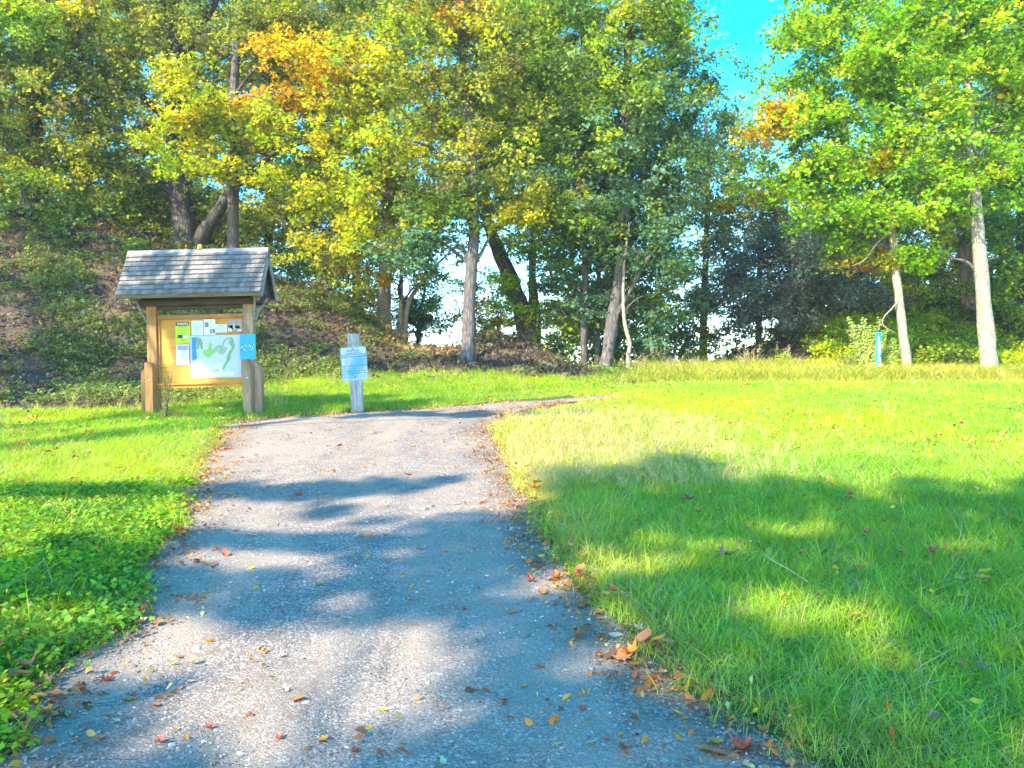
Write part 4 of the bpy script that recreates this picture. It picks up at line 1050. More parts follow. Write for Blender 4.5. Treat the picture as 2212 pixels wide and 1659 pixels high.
# crumbled bits of leaf and pebbles along and on the trail
CRUMB = [leaf_mesh('crumb', [((random.gauss(0, .05), random.gauss(0, .05), random.uniform(0.002, .012)), Euler((random.gauss(0, .5), random.gauss(0, .5), random.uniform(0, 6.28))), .027 * random.uniform(.4, 1.5)) for _ in range(6)], M_LEAF, OVAL, None, .8) for _ in range(4)]
G_CRUMB = scatter_group(CRUMB, 'crumbs')
rng = np.random.default_rng(19)
x, y = field(34000, -5, 6, 2.2, 15, rng)
ins = in_trail(x, y); ed = edge_dist(x, y)
k = (ins & (rng.random(len(x)) < 1.0 * np.exp(-ed / .15) + .012)) | (~ins & (ed < .25) & (rng.random(len(x)) < .3)); x, y = x[k], y[k]; m = len(x)
o = scatter('leaf_crumbs', G_CRUMB, np.stack([x, y, H(x, y) + .014], 1), np.stack([rng.normal(0, .1, m), rng.normal(0, .1, m), rng.uniform(0, 6.28, m)], 1), rng.uniform(.6, 1.5, m), rng.integers(0, 4, m), LITC[rng.integers(0, 6, m)] * np.array([1.25, 1.1, 1]) * rng.uniform(.6, 1.2, (m, 1)))
tag(o, 'crumbled reddish leaf bits along both trail edges', 'leaf litter', kind='stuff')

# flecks of leaf in the lawns and the left verge
rng = np.random.default_rng(31)
x, y = field(9000, -9, 13, 2.5, 19, rng)
k = in_view(x, y) & ~in_trail(x, y) & (rng.random(len(x)) < np.where(x < 0, .5, .22)) & (bare_mask(x, y) < .5); x, y = x[k], y[k]; m = len(x)
FL = np.array([[.70, .42, .03], [.66, .24, .04], [.62, .52, .25], [.45, .14, .05], [.70, .60, .10]])
o = scatter('leaf_flecks', G_CRUMB, np.stack([x, y, H(x, y) + rng.uniform(.02, .07, m)], 1), np.stack([rng.normal(0, .5, m), rng.normal(0, .5, m), rng.uniform(0, 6.28, m)], 1), rng.uniform(.7, 1.5, m) * np.where(y > 9, 1.3, 1), rng.integers(0, 4, m), FL[rng.integers(0, 5, m)] * rng.uniform(.6, 1.1, (m, 1)))
tag(o, 'small orange and yellow leaf flecks caught in the grass', 'leaf litter', kind='stuff')
# dry pale grass: verge by the bend, crest of the bank, saddle and mound
def dry(name, label, n, x0, x1, y0, y1, keepf, grp, nk, s0, s1, col, seed):
    rng = np.random.default_rng(seed)
    x, y = field(n, x0, x1, y0, y1, rng)
    k = keepf(x, y, rng) & ~in_trail(x, y); x, y = x[k], y[k]; m = len(x)
    o = scatter(name, grp, np.stack([x, y, H(x, y)], 1), np.stack([rng.normal(0, .3, m), rng.normal(0, .3, m), rng.uniform(0, 6.28, m)], 1), rng.uniform(s0, s1, m), rng.integers(0, nk, m), np.array(col) * rng.uniform(.7, 1.2, (m, 1)))
    tag(o, label, 'grass', kind='stuff')
dry('dry_grass', 'pale dry seeding grass on the inside of the trail bend', 3200, -.1, 3.2, 7.2, 12.8, lambda x, y, r: r.random(len(x)) < np.exp(-((x - .9) / 1.3) ** 2), G_SEED, 4, .22, .42, (.78, .68, .26), 41)
dry('dry_grass', 'pale grass tinted as sunlit along the crest of the left bank and the saddle', 3800, -7, 1.2, 22.4, 25.6, lambda x, y, r: r.random(len(x)) < np.where(x < -3.2, sstep(23.4, 24.0, y), .8), G_FAR, 4, .5, 1.0, (.62, .45, .16), 42)  # straw tint also stands in for sunlight along the crest
dry('dry_grass', 'thin dry grass streaks on the flank of the middle mound', 5200, -4.5, 2.6, 19.5, 24.6, lambda x, y, r: (np.sin((x * .8 + y * 1.4) * 2.2) + r.normal(0, .4, len(x)) > .7), G_FAR, 4, .35, .7, (.48, .42, .18), 43)
dry('dry_grass', 'pale dry grass across the left bank, tinted as streaks of sunlight', 5200, -14.5, -5.5, 19.0, 24.4, lambda x, y, r: r.random(len(x)) < (np.sin((y * 1.5 + x * .35) * 2.0 + np.sin(x * .9)) + r.normal(0, .35, len(x)) > .6), G_FAR, 4, .35, .8, (.52, .42, .17), 44)  # pale streaks also stand in for bands of sunlight on the slope
# dark earth and rock ledges showing through the left bank
M_ROCK = mat_bark('dark_earth_rock', (0.05, 0.038, 0.03), (0.10, 0.08, 0.06), 9)
for i_, (u_, v_, d_, w_, h_, lab_) in enumerate(((30, 535, 24.2, 1.1, .24, 'upper dark ledge under the far left crown'), (270, 520, 24.6, .9, .2, 'dark ledge on the crest just left of the massive trunk'))):
    c_ = P(u_, v_, d_); bm = bmesh.new(); bmesh.ops.create_icosphere(bm, subdivisions=4, radius=1)
    for v in bm.verts:
        n_ = mnoise.noise(v.co * 1.6 + Vector((i_ * 5, 0, 0))) * .35 + mnoise.noise(v.co * 4.5 + Vector((i_ * 5, 0, 0))) * .16 + mnoise.noise(v.co * 11) * .06
        q_ = v.co * (1 + n_); q_.z = round(q_.z * 3.2) / 3.2 * .5 + q_.z * .5
        v.co = Vector((q_.x * w_, q_.y * .55, q_.z * h_))
    o = obj('rock_ledge', bm_mesh('rock_ledge', bm, M_ROCK, False)); o.location = (c_.x, d_, Hs(c_.x, d_) - .04); o.rotation_euler = (R(12), R(-4), R(i_ * 7 - 15))
    tag(o, lab_, 'rock')

def pebble(seed):
    bm = bmesh.new(); bmesh.ops.create_icosphere(bm, subdivisions=1, radius=1)
    rr = random.Random(seed); sx, sy, sz = rr.uniform(.7, 1.2), rr.uniform(.6, 1), rr.uniform(.35, .6)
    for v in bm.verts:
        v.co = Vector((v.co.x * sx, v.co.y * sy, v.co.z * sz)) * rr.uniform(.8, 1.15)
    return bm_mesh('pebble', bm, M_STONE)
G_PEB = scatter_group([pebble(i) for i in range(5)], 'pebbles')
rng = np.random.default_rng(20)
yy = 2.2 + 9 * rng.random(60000) ** 1.7; xx = rng.uniform(-2.6, 3.4, 60000)
k = in_trail(xx, yy); x, y = xx[k], yy[k]; m = len(x)
g = rng.choice([.16, .24, .32, .42, .62], m, p=[.25, .3, .25, .14, .06])[:, None]
o = scatter('gravel', G_PEB, np.stack([x, y, H(x, y) + .013], 1), rng.uniform(0, 6.28, (m, 3)) * np.array([.05, .05, 1]), rng.gamma(3, .0012, m) + .0016, rng.integers(0, 5, m), g * np.array([.80, .71, .61]))
tag(o, 'loose grey gravel stones on the trail surface', 'gravel', kind='stuff')

# ------------------------------------------------------------------ fallen leaves, each its own thing
LEAFCOL = {'yellow': (.62, .42, .02), 'orange': (.55, .20, .03), 'red brown': (.46, .16, .06), 'brown': (.22, .11, .06), 'pale green': (.34, .42, .22), 'tan': (.50, .36, .22)}
LMAT = {k: mat_leaf('fallen_leaf_' + k.replace(' ', '_'), v, transl=.15, sat_var=.35) for k, v in LEAFCOL.items()}
def curled_leaf(name, mat, outline, curl, lobed):
    """one curled leaf: outline rings with thickness and midrib, stalk included"""
    ol = [Vector((x, y, 0)) for x, y in outline]
    V, Fc = [], []
    rings = (1.0, 0.62, 0.3)
    rr = random.random() * 6
    def z(x, y): return curl * (x * x * 1.5 + (y - .1) ** 2 * .8) + .05 * math.sin(x * 7 + rr) * math.cos(y * 6)
    for r in rings:
        for p in ol:
            x, y = p.x * r, p.y * r; V.append((x * (1 - .25 * curl), y, z(x, y)))
    n = len(ol)
    for k in range(2):
        for i in range(n):
            Fc.append((k * n + i, k * n + (i + 1) % n, (k + 1) * n + (i + 1) % n, (k + 1) * n + i))
    V.append((0, 0, z(0, 0) - .02)); c = len(V) - 1
    for i in range(n): Fc.append((2 * n + i, 2 * n + (i + 1) % n, c))
    v, f = tube_arrays([(0, -.3, z(0, -.3)), (.03, -.5, .05), (.06, -.72, .03)], [.018, .014, .01], 4)
    b = len(V); V += v; Fc += [tuple(i + b for i in q) for q in f]
    return mesh_np(name, V, Fc, mat, True, {'rnd': [.45 + .1 * random.random()] * len(V)})
LMESH = {}
for k, mt in LMAT.items():
    LMESH[k] = [(curled_leaf('fallen_leaf', mt, ol, cu, 0), lab) for ol, cu, lab in ((MAPLE, .9, 'curled lobed'), (MAPLE, .25, 'flat lobed'), (OVAL, .45, 'oval'), (HEART, .6, 'cupped'))]
# (u, v, colour, shape index, size m, label) — the ones that can be picked out in the photograph
PICK = [
 (543, 1192, 'yellow', 2, .075, 'narrow yellow leaf alone on the shaded gravel, upper left of the trail'),
 (544, 1234, 'yellow', 2, .07, 'yellow leaf on the shaded gravel left of the trail centre'),
 (490, 1206, 'red brown', 0, .08, 'red brown crumpled leaf beside the narrow yellow leaf'),
 (704, 1077, 'yellow', 2, .08, 'bright yellow leaf in the small sunlit patch at mid trail'),
 (648, 1074, 'red brown', 0, .10, 'reddish curled leaf left of the sunlit patch at mid trail'),
 (688, 1270, 'pale green', 1, .08, 'pale green leaf lying on the shaded middle of the trail'),
 (800, 1580, 'yellow', 2, .055, 'left one of the two yellow leaves in the lower centre of the trail'),
 (830, 1541, 'yellow', 2, .05, 'right one of the two yellow leaves in the lower centre of the trail'),
 (1462, 1552, 'yellow', 2, .075, 'single yellow leaf on the gravel beneath the right grass edge'),
 (60, 1478, 'brown', 0, .13, 'large brown curled leaf under the left verge plants'),
 (80, 1560, 'brown', 1, .12, 'large brown ribbed leaf lying flat near the bottom left corner'),
 (45, 1500, 'brown', 3, .12, 'dark brown cupped leaf against the left ground cover'),
 (95, 1485, 'brown', 0, .11, 'brown curled leaf sticking up at the end of the left leaf pile'),
 (40, 1615, 'orange', 0, .12, 'orange leaf heap piece in the bottom left corner'),
 (20, 1600, 'red brown', 1, .11, 'red brown leaf in the bottom left corner below the plants'),
 (348, 1612, 'red brown', 0, .06, 'small red leaf on sunlit gravel near the bottom of the trail'),
 (650, 1518, 'red brown', 1, .075, 'pinkish red leaf in the sunlit lower centre of the trail'),
 (230, 1480, 'red brown', 0, .08, 'crumpled red leaf on lit gravel right of the left leaf pile'),
 (455, 1395, 'yellow', 3, .06, 'round yellow leaf on the lit gravel, left of centre'),
 (428, 1386, 'tan', 2, .07, 'tan leaf with a long stalk beside the round yellow one'),
 (1250, 1385, 'brown', 0, .12, 'dark brown curled leaf standing on the gravel by the right edge'),
 (1360, 1420, 'orange', 0, .13, 'largest orange leaf of the pile under the right grass edge'),
 (1345, 1432, 'red brown', 1, .11, 'red brown flat leaf under the orange pile by the right grass'),
 (1395, 1412, 'red brown', 3, .11, 'red brown cupped leaf at the right end of the orange pile'),
 (1332, 1380, 'tan', 2, .09, 'pale tan oval leaf lying above the orange pile'),
 (1560, 1225, 'brown', 0, .16, 'big dark brown leaf caught upright in the shaded grass, centre right'),
 (1490, 1100, 'brown', 0, .16, 'brown withered leaf clump in the shaded grass below the sunlit meadow'),
 (2015, 1220, 'red brown', 0, .14, 'red brown leaf standing in the shaded grass at far right'),
 (2120, 1280, 'orange', 3, .12, 'orange brown leaf in the grass near the right edge'),
 (1695, 1320, 'orange', 3, .09, 'orange leaf in the bright sunlit grass patch, left side'),
 (1850, 1360, 'orange', 2, .08, 'orange leaf in the bright sunlit grass patch, right side'),
 (1600, 1625, 'red brown', 0, .13, 'rusty curled leaf at the bottom of the picture where gravel meets grass'),
 (1545, 1635, 'red brown', 1, .11, 'rusty flat leaf at the very bottom beside the rusty curled one'),
 (380, 1150, 'orange', 0, .11, 'orange leaf of the pile where the left plants meet the gravel'),
 (365, 1165, 'red brown', 1, .11, 'red leaf at the lower end of that left orange pile'),
 (300, 1330, 'red brown', 0, .12, 'reddish leaf tucked against the left ground cover edge'),
 (330, 1340, 'brown', 3, .10, 'brown cupped leaf just right of the left ground cover edge'),
 (1035, 968, 'red brown', 1, .14, 'thin red leaf on the sunlit far part of the trail'),
 (1150, 1075, 'orange', 0, .14, 'orange leaf in the sunny pile on the right trail edge'),
 (885, 1030, 'red brown', 1, .12, 'red leaf at the far border of the shade, trail centre'),
 (1160, 1060, 'orange', 1, .13, 'flat orange leaf at the top of the sunny right edge pile'),
 (240, 1250, 'yellow', 3, .07, 'yellow leaf at the tip of the left ground cover'),
 (1210, 1255, 'orange', 0, .10, 'orange leaf in the lit pile under the yellow grass tuft'),
 (1225, 1268, 'red brown', 1, .10, 'red leaf in the lit pile under the yellow grass tuft'),
]
nfall = 0
def drop_leaf(x, y, colr, si, size, label, group, on_trail=True, seed=0):
    rr = random.Random(seed)
    me, _ = LMESH[colr][si]
    o = bpy.data.objects.new('fallen_leaf', me); COL.objects.link(o)
    o.location = (x, y, Hs(x, y) + (.016 if on_trail else .07) + size * .06)
    o.rotation_euler = (rr.gauss(.08, .22), rr.gauss(0, .22), rr.uniform(0, 6.28))
    o.scale = (size, size, size)
    tag(o, label, 'leaf', group)
for i, (u, v, c, si, sz, lab) in enumerate(PICK):
    g = G(u, v); drop_leaf(g.x, g.y, c, si, sz * .85, lab, 'fallen leaves on the trail and grass', bool(in_trail([g.x], [g.y])[0]), i)
# the rest of the countable ones in clusters
CL = [(300, 1335, 9, 22, 14, 'tucked along the left ground cover edge'), (380, 1155, 12, 28, 16, 'in the pile where the left plants end'), (440, 1040, 12, 22, 34, 'along the sunny left trail edge'), (60, 1520, 12, 40, 50, 'in the bottom left corner pile'),
      (1365, 1420, 9, 34, 16, 'in the pile under the right grass edge'), (1215, 1262, 12, 45, 12, 'in the lit pile below the yellow tuft'), (1150, 1075, 14, 22, 24, 'in the sunny pile on the right trail edge'), (1190, 1180, 10, 30, 22, 'along the shaded right trail edge'),
      (1580, 1620, 8, 45, 20, 'at the bottom where gravel meets the right grass'), (1120, 1010, 10, 16, 30, 'along the straw coloured right verge'), (460, 965, 10, 25, 20, 'near the far left trail corner'), (1300, 1330, 8, 40, 30, 'on the shaded gravel beside the right grass')]
k = 0
GR = random.Random(55)
names = list(LEAFCOL)
for (u, v, n, su, sv, where) in CL:
    for j in range(n):
        g = G(u + GR.gauss(0, su), v + GR.gauss(0, sv)); c = GR.choice(['orange', 'red brown', 'red brown', 'brown', 'orange', 'yellow', 'tan']); si = GR.randrange(4)
        lab = '%s %s leaf %s' % (c, LMESH[c][si][1], where)
        drop_leaf(g.x, g.y, c, si, GR.uniform(.04, .075), lab, 'leaves ' + where, bool(in_trail([g.x], [g.y])[0]), 100 + k); k += 1
def area_word(u, v):
    a = 'near' if v > 1400 else ('middle' if v > 1130 else 'far')
    b = 'left' if u < 560 else ('centre' if u < 950 else 'right')
    return a, b
for j in range(62):
    v = 925 + 730 * GR.random() ** 1.1; u = GR.uniform(80, 1500)
    g = G(u, v)
    if not in_trail([g.x], [g.y])[0]: continue
    c = GR.choice(['orange', 'red brown', 'yellow', 'tan', 'brown', 'pale green', 'red brown', 'tan']); si = GR.randrange(4); a, b = area_word(u, v)
    drop_leaf(g.x, g.y, c, si, GR.uniform(.03, .055), '%s %s leaf loose on the gravel, %s, %s of the trail' % (c, LMESH[c][si][1], {'near': 'nearby', 'middle': 'halfway', 'far': 'far off'}[a], b), 'loose leaves on the open gravel', True, 400 + j)
for j in range(56):
    if j % 2: u, v = GR.uniform(1250, 2200), 870 + 760 * GR.random() ** 1.2; side = 'right'
    else: u, v = GR.uniform(0, 420), 920 + 380 * GR.random(); side = 'left'
    g = G(u, v)
    if in_trail([g.x], [g.y])[0]: continue
    c = GR.choice(['orange', 'yellow', 'brown', 'orange', 'red brown']); si = GR.randrange(4)
    drop_leaf(g.x, g.y, c, si, GR.uniform(.045, .08), '%s %s leaf in the grass %s of the trail, %s the camera' % (c, LMESH[c][si][1], side, 'near' if v > 1150 else 'far from'), 'leaves caught in the grass', False, 600 + j)

# fallen stalk in the grass
def stick(label, pts, r, mat, cat='stick'):
    a, b = smooth_path(pts, [r, r * .9, r * .5][:len(pts)] if len(pts) <= 3 else list(np.linspace(r, r * .4, len(pts))), 12)
    org = a[0].copy()
    v, f = tube_arrays([p - org for p in a], b, 7, .1, random)
    o = obj('stick', mesh_np('stick', v, f, mat, True)); o.location = org
    tag(o, label, cat)
M_STRAW = mat_plain('dry_stalk', (.36, .29, .18), .8, .2)
p0, p1 = G(1655, 1262), G(1745, 1300)
stick('pale dry stalk leaning in the shaded grass above the sunlit patch', [p0 + Vector((0, 0, .15)), p0.lerp(p1, .5) + Vector((0, 0, .13)), p1 + Vector((0, 0, .10))], .0032, M_STRAW)
p0, p1 = G(500, 1158), G(560, 1162)
stick('thin twig lying across the gravel near the left leaf pile', [p0 + Vector((0, 0, .02)), p0.lerp(p1, .5) + Vector((0, .03, .02)), p1 + Vector((0, 0, .02))], .004, M_STRAW)

# ------------------------------------------------------------------ leafy shrub by the marker and small shrubs
def stemmy(name, label, u, d, h, w, nst, pal, cat='shrub', leaf=.05):
    x = (u - 1106) / F * d; org = Vector((x, d, Hs(x, d)))
    root = empty(name, org, label, cat)
    rr = random.Random(int(u))
    SV, SF = [], []; specs = []
    for s_ in range(nst):
        a = rr.uniform(0, 6.28); o_ = Vector((math.cos(a), math.sin(a) * .7, 0)) * w * rr.uniform(.2, 1)
        hh = h * rr.uniform(.6, 1.08)
        path = [Vector((0, 0, -.05)) + o_ * .15, o_ * .5 + Vector((0, 0, hh * .5)), o_ * 1.0 + Vector((0, 0, hh))]
        a_, b_ = smooth_path(path, [.008, .006, .003], 16)
        v, f = tube_arrays(a_, b_, 4); b0 = len(SV); SV += v; SF += [tuple(i + b0 for i in q) for q in f]
        for i in range(3, 17):
            for _ in range(7):
                an = rr.uniform(0, 6.28); q = a_[i] + Vector((math.cos(an), math.sin(an), rr.uniform(-.3, .3))) * rr.uniform(.02, .09) * (1.3 - i / 17)
                specs.append((q, Euler((rr.gauss(.3, .5), rr.gauss(0, .5), an - 1.57)), leaf * rr.uniform(.6, 1.3) * (1.25 - i / 22)))
    obj('stems', mesh_np('stems', SV, SF, M_TWIG, True), root)
    obj('foliage', leaf_mesh('foliage', specs, mat_leaf('shrub_leaf_' + str(int(u)), pal), OVAL), root)
stemmy('leafy_shrub', 'pale green leafy shrub growing around the blue marker post', 1876, 20.5, 1.35, .52, 44, (.60, .70, .24), leaf=.08)
stemmy('leafy_shrub', 'low pale green shrub between the blue marker and the slim sunlit trunk', 1918, 20.8, .85, .35, 20, (.55, .68, .20), leaf=.08)
stemmy('green_shrub', 'small round bright green shrub at the foot of the dark trunk cluster', 1325, 18.8, .32, .22, 16, (.14, .34, .03), leaf=.06)
stemmy('leafy_shrub', 'low shrub with drooping stems at the left end of the blue marker shrub', 1838, 20.6, .60, .3, 12, (.30, .36, .10), leaf=.06)
stemmy('dry_weed', 'single dry seeding weed standing before the left kiosk post', 357, 12.5, .72, .10, 5, (.30, .24, .16), 'weed', leaf=.03)

# ------------------------------------------------------------------ kiosk
ZP = .001843                                # metres per pixel of the enlarged kiosk picture
def kx(X): return (X - 787) * ZP            # local x, 0 midway between the posts
def kz(Y): return (1545 - Y) * ZP           # local height above the ground
KB = Vector(((440 + 787 / 2.1275) / 1.8518 - 1106, 0, 0)).x / F * 13.0
kiosk = empty('notice_kiosk', (KB, 13.0, EYE - (1545 / 2.1275 + 940) / 1.8518 / F * 13.0 + HZ / F * 13.0), 'wooden roofed notice board kiosk beside the bend of the trail', 'kiosk', rot=(0, R(-1.5), 0))
bpy.context.view_layer.update()
KM = kiosk.matrix_world.copy()
PW = .075
xl, xr = kx(387), kx(1205)                  # post centres
def chamfer_post(name, xa, xb, ya, yb, z0, z1, side, mat, cut=.075):
    bm = bmesh.new()
    if side == 'L': pts = [(xa, z0), (xb, z0), (xb, z1), (xa + cut * .9, z1), (xa, z1 - cut * 1.25)] if False else [(xa, z0), (xb, z0), (xb, z1), (xa, z1 - (xb - xa) * 1.0)]
    elif side == 'R': pts = [(xa, z0), (xb, z0), (xb, z1 - (xb - xa) * 1.0), (xa, z1)]
    else: pts = [(xa, z0), (xb, z0), (xb, z1 - .10), (xb - .04, z1), (xa, z1)]
    bm_prism(bm, pts, ya, yb)
    bmesh.ops.bevel(bm, geom=bm.edges[:], offset=.004, segments=1, affect='EDGES')
    return obj(name, bm_mesh(name, bm, mat), kiosk)
for s_, xc, mt in ((-1, xl, M_POST), (1, xr, M_POST_SHADED)):
    box('post', xc - PW, xc + PW, -PW, PW, -.35, 1.86, mt, kiosk, .006)
    if s_ < 0: chamfer_post('side_brace', xc - PW - .10, xc - PW - .002, -PW - .01, PW, -.35, .80, 'L', mt)
    else: chamfer_post('side_brace', xc + PW + .002, xc + PW + .115, -PW - .01, PW, -.35, .86, 'R', mt)
    f = chamfer_post('front_brace', xc - PW + .01, xc + PW - .015, -PW - .135, -PW - .012, -.35, .86, 'F', mt)
    bm = bmesh.new(); bmesh.ops.create_cone(bm, cap_ends=True, segments=10, radius1=.014, radius2=.012, depth=.012)
    bmesh.ops.transform(bm, matrix=Matrix.Translation((xc + .01, -PW - .141, kz(1228))) @ Matrix.Rotation(R(90), 4, 'X'), verts=bm.verts)
    o = obj('bolt', bm_mesh('bolt', bm, M_STEEL), kiosk); 
# panel and frame
px0, px1 = xl + PW + .004, xr - PW - .004
box('notice_panel', px0, px1, -.012, .012, .47, 1.575, M_PLY, kiosk, .001)
box('top_rail', px0, px1, -.045, -.013, 1.535, 1.60, M_TRIM, kiosk)
box('bottom_rail', px0 + .0, px1, -.075, -.013, .455, .515, M_PLY, kiosk)
box('bottom_ledge', px0, px1, -.105, -.076, .505, .53, M_PLY, kiosk, .003)
box('side_trim', px0 + .001, px0 + .035, -.040, -.0135, .532, 1.533, M_TRIM, kiosk)
box('side_trim', px1 - .030, px1 - .001, -.040, -.0135, .532, 1.533, M_TRIM, kiosk)
# beams under the roof
RX0, RX1 = kx(787) - 1.10, kx(787) + 1.09
EV, RG, RUN = 1.885, 2.60, .46
box('header_beam', px0, px1, -.035, .035, 1.685, 1.84, M_SOFFIT, kiosk)
box('header_beam', xl - .30, xr + .26, -PW - .042, -PW - .004, 1.74, 1.875, M_SOFFIT, kiosk)
box('header_beam', xl - .30, xr + .26, PW + .004, PW + .042, 1.74, 1.875, M_SOFFIT, kiosk)
ang = math.atan2(RG - EV, RUN); L = math.hypot(RG - EV, RUN)
def slope_box(name, x0, x1, s0, s1, t0, t1, side, mat, parent=kiosk, bev=.003):
    """box on the roof slope: s along the slope from the eave, t above it"""
    bm = bmesh.new(); bm_box(bm, x0, x1, s0, s1, t0, t1, bev)
    M = Matrix.Translation((0, -RUN * 1.0, EV)) @ Matrix.Rotation(ang, 4, 'X')
    if side > 0: M = Matrix.Rotation(math.pi, 4, 'Z') @ M
    bmesh.ops.transform(bm, matrix=M, verts=bm.verts)
    me = bm_mesh(name, bm, mat)
    if parent is None: return me
    return obj(name, me, parent)
for sd in (-1, 1):
    x0, x1 = (RX0, RX1) if sd < 0 else (-RX1, -RX0)
    slope_box('roof_deck', x0 + .01, x1 - .01, .0, L - .01, -.02, .0, sd, M_SOFFIT)
    slope_box('fascia', x0 + .005, x1 - .005, -.022, -.002, -.075, .012, sd, M_FASCIA)
    slope_box('barge_board', x0 - .012, x0 + .008, -.02, L - .02, -.11, -.003, sd, M_FASCIA)
    slope_box('barge_board', x1 - .008, x1 + .012, -.02, L - .02, -.11, -.003, sd, M_FASCIA)
    for k in range(5):
        xx_ = x0 + .12 + k * (x1 - x0 - .24) / 4
        slope_box('rafter', xx_ - .02, xx_ + .02, .01, L - .06, -.10, -.022, sd, M_SOFFIT)
# shingles
ROWS, CO = 9, 32
rw = L / ROWS
rs = random.Random(3)
smesh = {}
for r_ in range(ROWS):
    x = RX0
    off = rs.uniform(.2, 1) * .07
    j = 0
    while x < RX1 - .004:
        w = off if j == 0 else rs.uniform(.060, .085)
        w = min(w, RX1 - x)
        if RX1 - x - w < .02: w = RX1 - x
        s0 = r_ * rw - .02 + rs.uniform(-.003, .003); s1 = (r_ + 1) * rw + .015
        th = .028 + rs.uniform(-.002, .002)
        # each shingle a thin wedge lying over the course below
        bm = bmesh.new()
        a0, a1 = x + .0018, x + w - .0018
        lo = .034 + rs.uniform(-.001, .002)
        P_ = [(a0, s0, lo - th + .002), (a1, s0, lo - th + .002), (a1, s0, lo), (a0, s0, lo), (a0, s1, .001), (a1, s1, .001), (a1, s1, .006), (a0, s1, .006)]
        vv = [bm.verts.new(p) for p in P_]
        for f in ((0, 1, 2, 3), (3, 2, 6, 7), (7, 6, 5, 4), (4, 5, 1, 0), (1, 5, 6, 2), (0, 3, 7, 4)): bm.faces.new([vv[i] for i in f])
        bmesh.ops.transform(bm, matrix=Matrix.Translation((0, -RUN, EV)) @ Matrix.Rotation(ang, 4, 'X'), verts=bm.verts)
        obj('shingle', bm_mesh('shingle', bm, M_SHINGLE), kiosk)
        x += w; j += 1
bm = bmesh.new()
for r_ in range(ROWS):
    x = -RX1
    while x < -RX0 - .01:
        w = min(rs.uniform(.06, .085), -RX0 - x)
        bm_box(bm, x + .002, x + w - .002, r_ * rw - .02, (r_ + 1) * rw, .002 + (r_ % 2) * .003, .014 + (r_ % 2) * .003)
        x += w
bmesh.ops.transform(bm, matrix=Matrix.Rotation(math.pi, 4, 'Z') @ Matrix.Translation((0, -RUN, EV)) @ Matrix.Rotation(ang, 4, 'X'), verts=bm.verts)
o = obj('back_shingles', bm_mesh('back_shingles', bm, M_SHINGLE), kiosk); o['kind'] = 'stuff'
# ridge cap: two boards
bm = bmesh.new()
bm_prism(bm, [(-.075, RG - .075), (0, RG + .032), (.075, RG - .075), (.068, RG - .088), (0, RG + .012), (-.068, RG - .088)], RX0 - .01, RX1 + .01)
bmesh.ops.transform(bm, matrix=Matrix.Rotation(R(-90), 4, 'Z'), verts=bm.verts)
me = bm_mesh('ridge_cap', bm, M_FASCIA)
o = obj('ridge_cap', me, kiosk)
# diagonal struts
def strut(p0, p1, r, mat, name='strut'):
    v, f = tube_arrays([p0, p1], [r, r], 4)
    obj(name, mesh_np(name, v, f, mat), kiosk)
for sx, xc in ((-1, xl), (1, xr)):
    for sy in (-1, 1):
        strut((xc + sx * (PW + .005), sy * .03, 1.48), (xc + sx * (PW + .10), sy * .25, 1.86), .02, M_FASCIA)
    strut((xc + sx * PW, 0, 1.50), (xc + sx * (PW + .22), 0, 1.84), .022, M_FASCIA)
    bm = bmesh.new(); bm_prism(bm, [(0, 0), (.30, 0), (.36, -.03), (.385, -.08), (.375, -.13), (.33, -.17), (.22, -.10), (.10, -.03)], -.02, .02)
    M = Matrix.Translation((xc + sx * .0, -.20, 1.905)) @ Matrix.Diagonal((sx * .62, 1, .8, 1))
    bmesh.ops.transform(bm, matrix=M, verts=bm.verts); bmesh.ops.recalc_face_normals(bm, faces=bm.faces)
    obj('bracket', bm_mesh('bracket', bm, M_FASCIA), kiosk)
# gable board, partly open
for xg in (RX1 - .10, RX0 + .08):
    bm = bmesh.new(); bm_prism(bm, [(-RUN + .08, EV + .0), (RUN - .08, EV + .0), (0, RG - .06)], xg, xg + .018)
    bmesh.ops.transform(bm, matrix=Matrix.Rotation(R(90), 4, 'Z') @ Matrix.Diagonal((1, -1, 1, 1)), verts=bm.verts)
    bmesh.ops.recalc_face_normals(bm, faces=bm.faces)
    obj('gable_board', bm_mesh('gable_board', bm, M_SOFFIT), kiosk)
# small yellow cap on the ridge
bm = bmesh.new()
prof = [(0, 0), (.034, 0), (.034, .045), (.030, .062), (.018, .075), (0, .08)]
for a, b in zip(prof[:-1], prof[1:]):
    n = 16
    ra = [bm.verts.new((a[0] * math.cos(k * 6.2832 / n), a[0] * math.sin(k * 6.2832 / n), a[1])) for k in range(n)]
    rb = [bm.verts.new((b[0] * math.cos(k * 6.2832 / n), b[0] * math.sin(k * 6.2832 / n), b[1])) for k in range(n)]
    for k in range(n):
        try: bm.faces.new((ra[k], ra[(k + 1) % n], rb[(k + 1) % n], rb[k]))
        except ValueError: pass
bmesh.ops.remove_doubles(bm, verts=bm.verts, dist=1e-5)
o = obj('ridge_cap_lamp', bm_mesh('yellow_cap', bm, M_YELLOWCAP, True)); o.name = 'yellow_cap'
o.matrix_world = KM @ Matrix.Translation((kx(797), 0, RG + .030))
tag(o, 'small yellow cap standing on the ridge of the kiosk roof', 'cap')

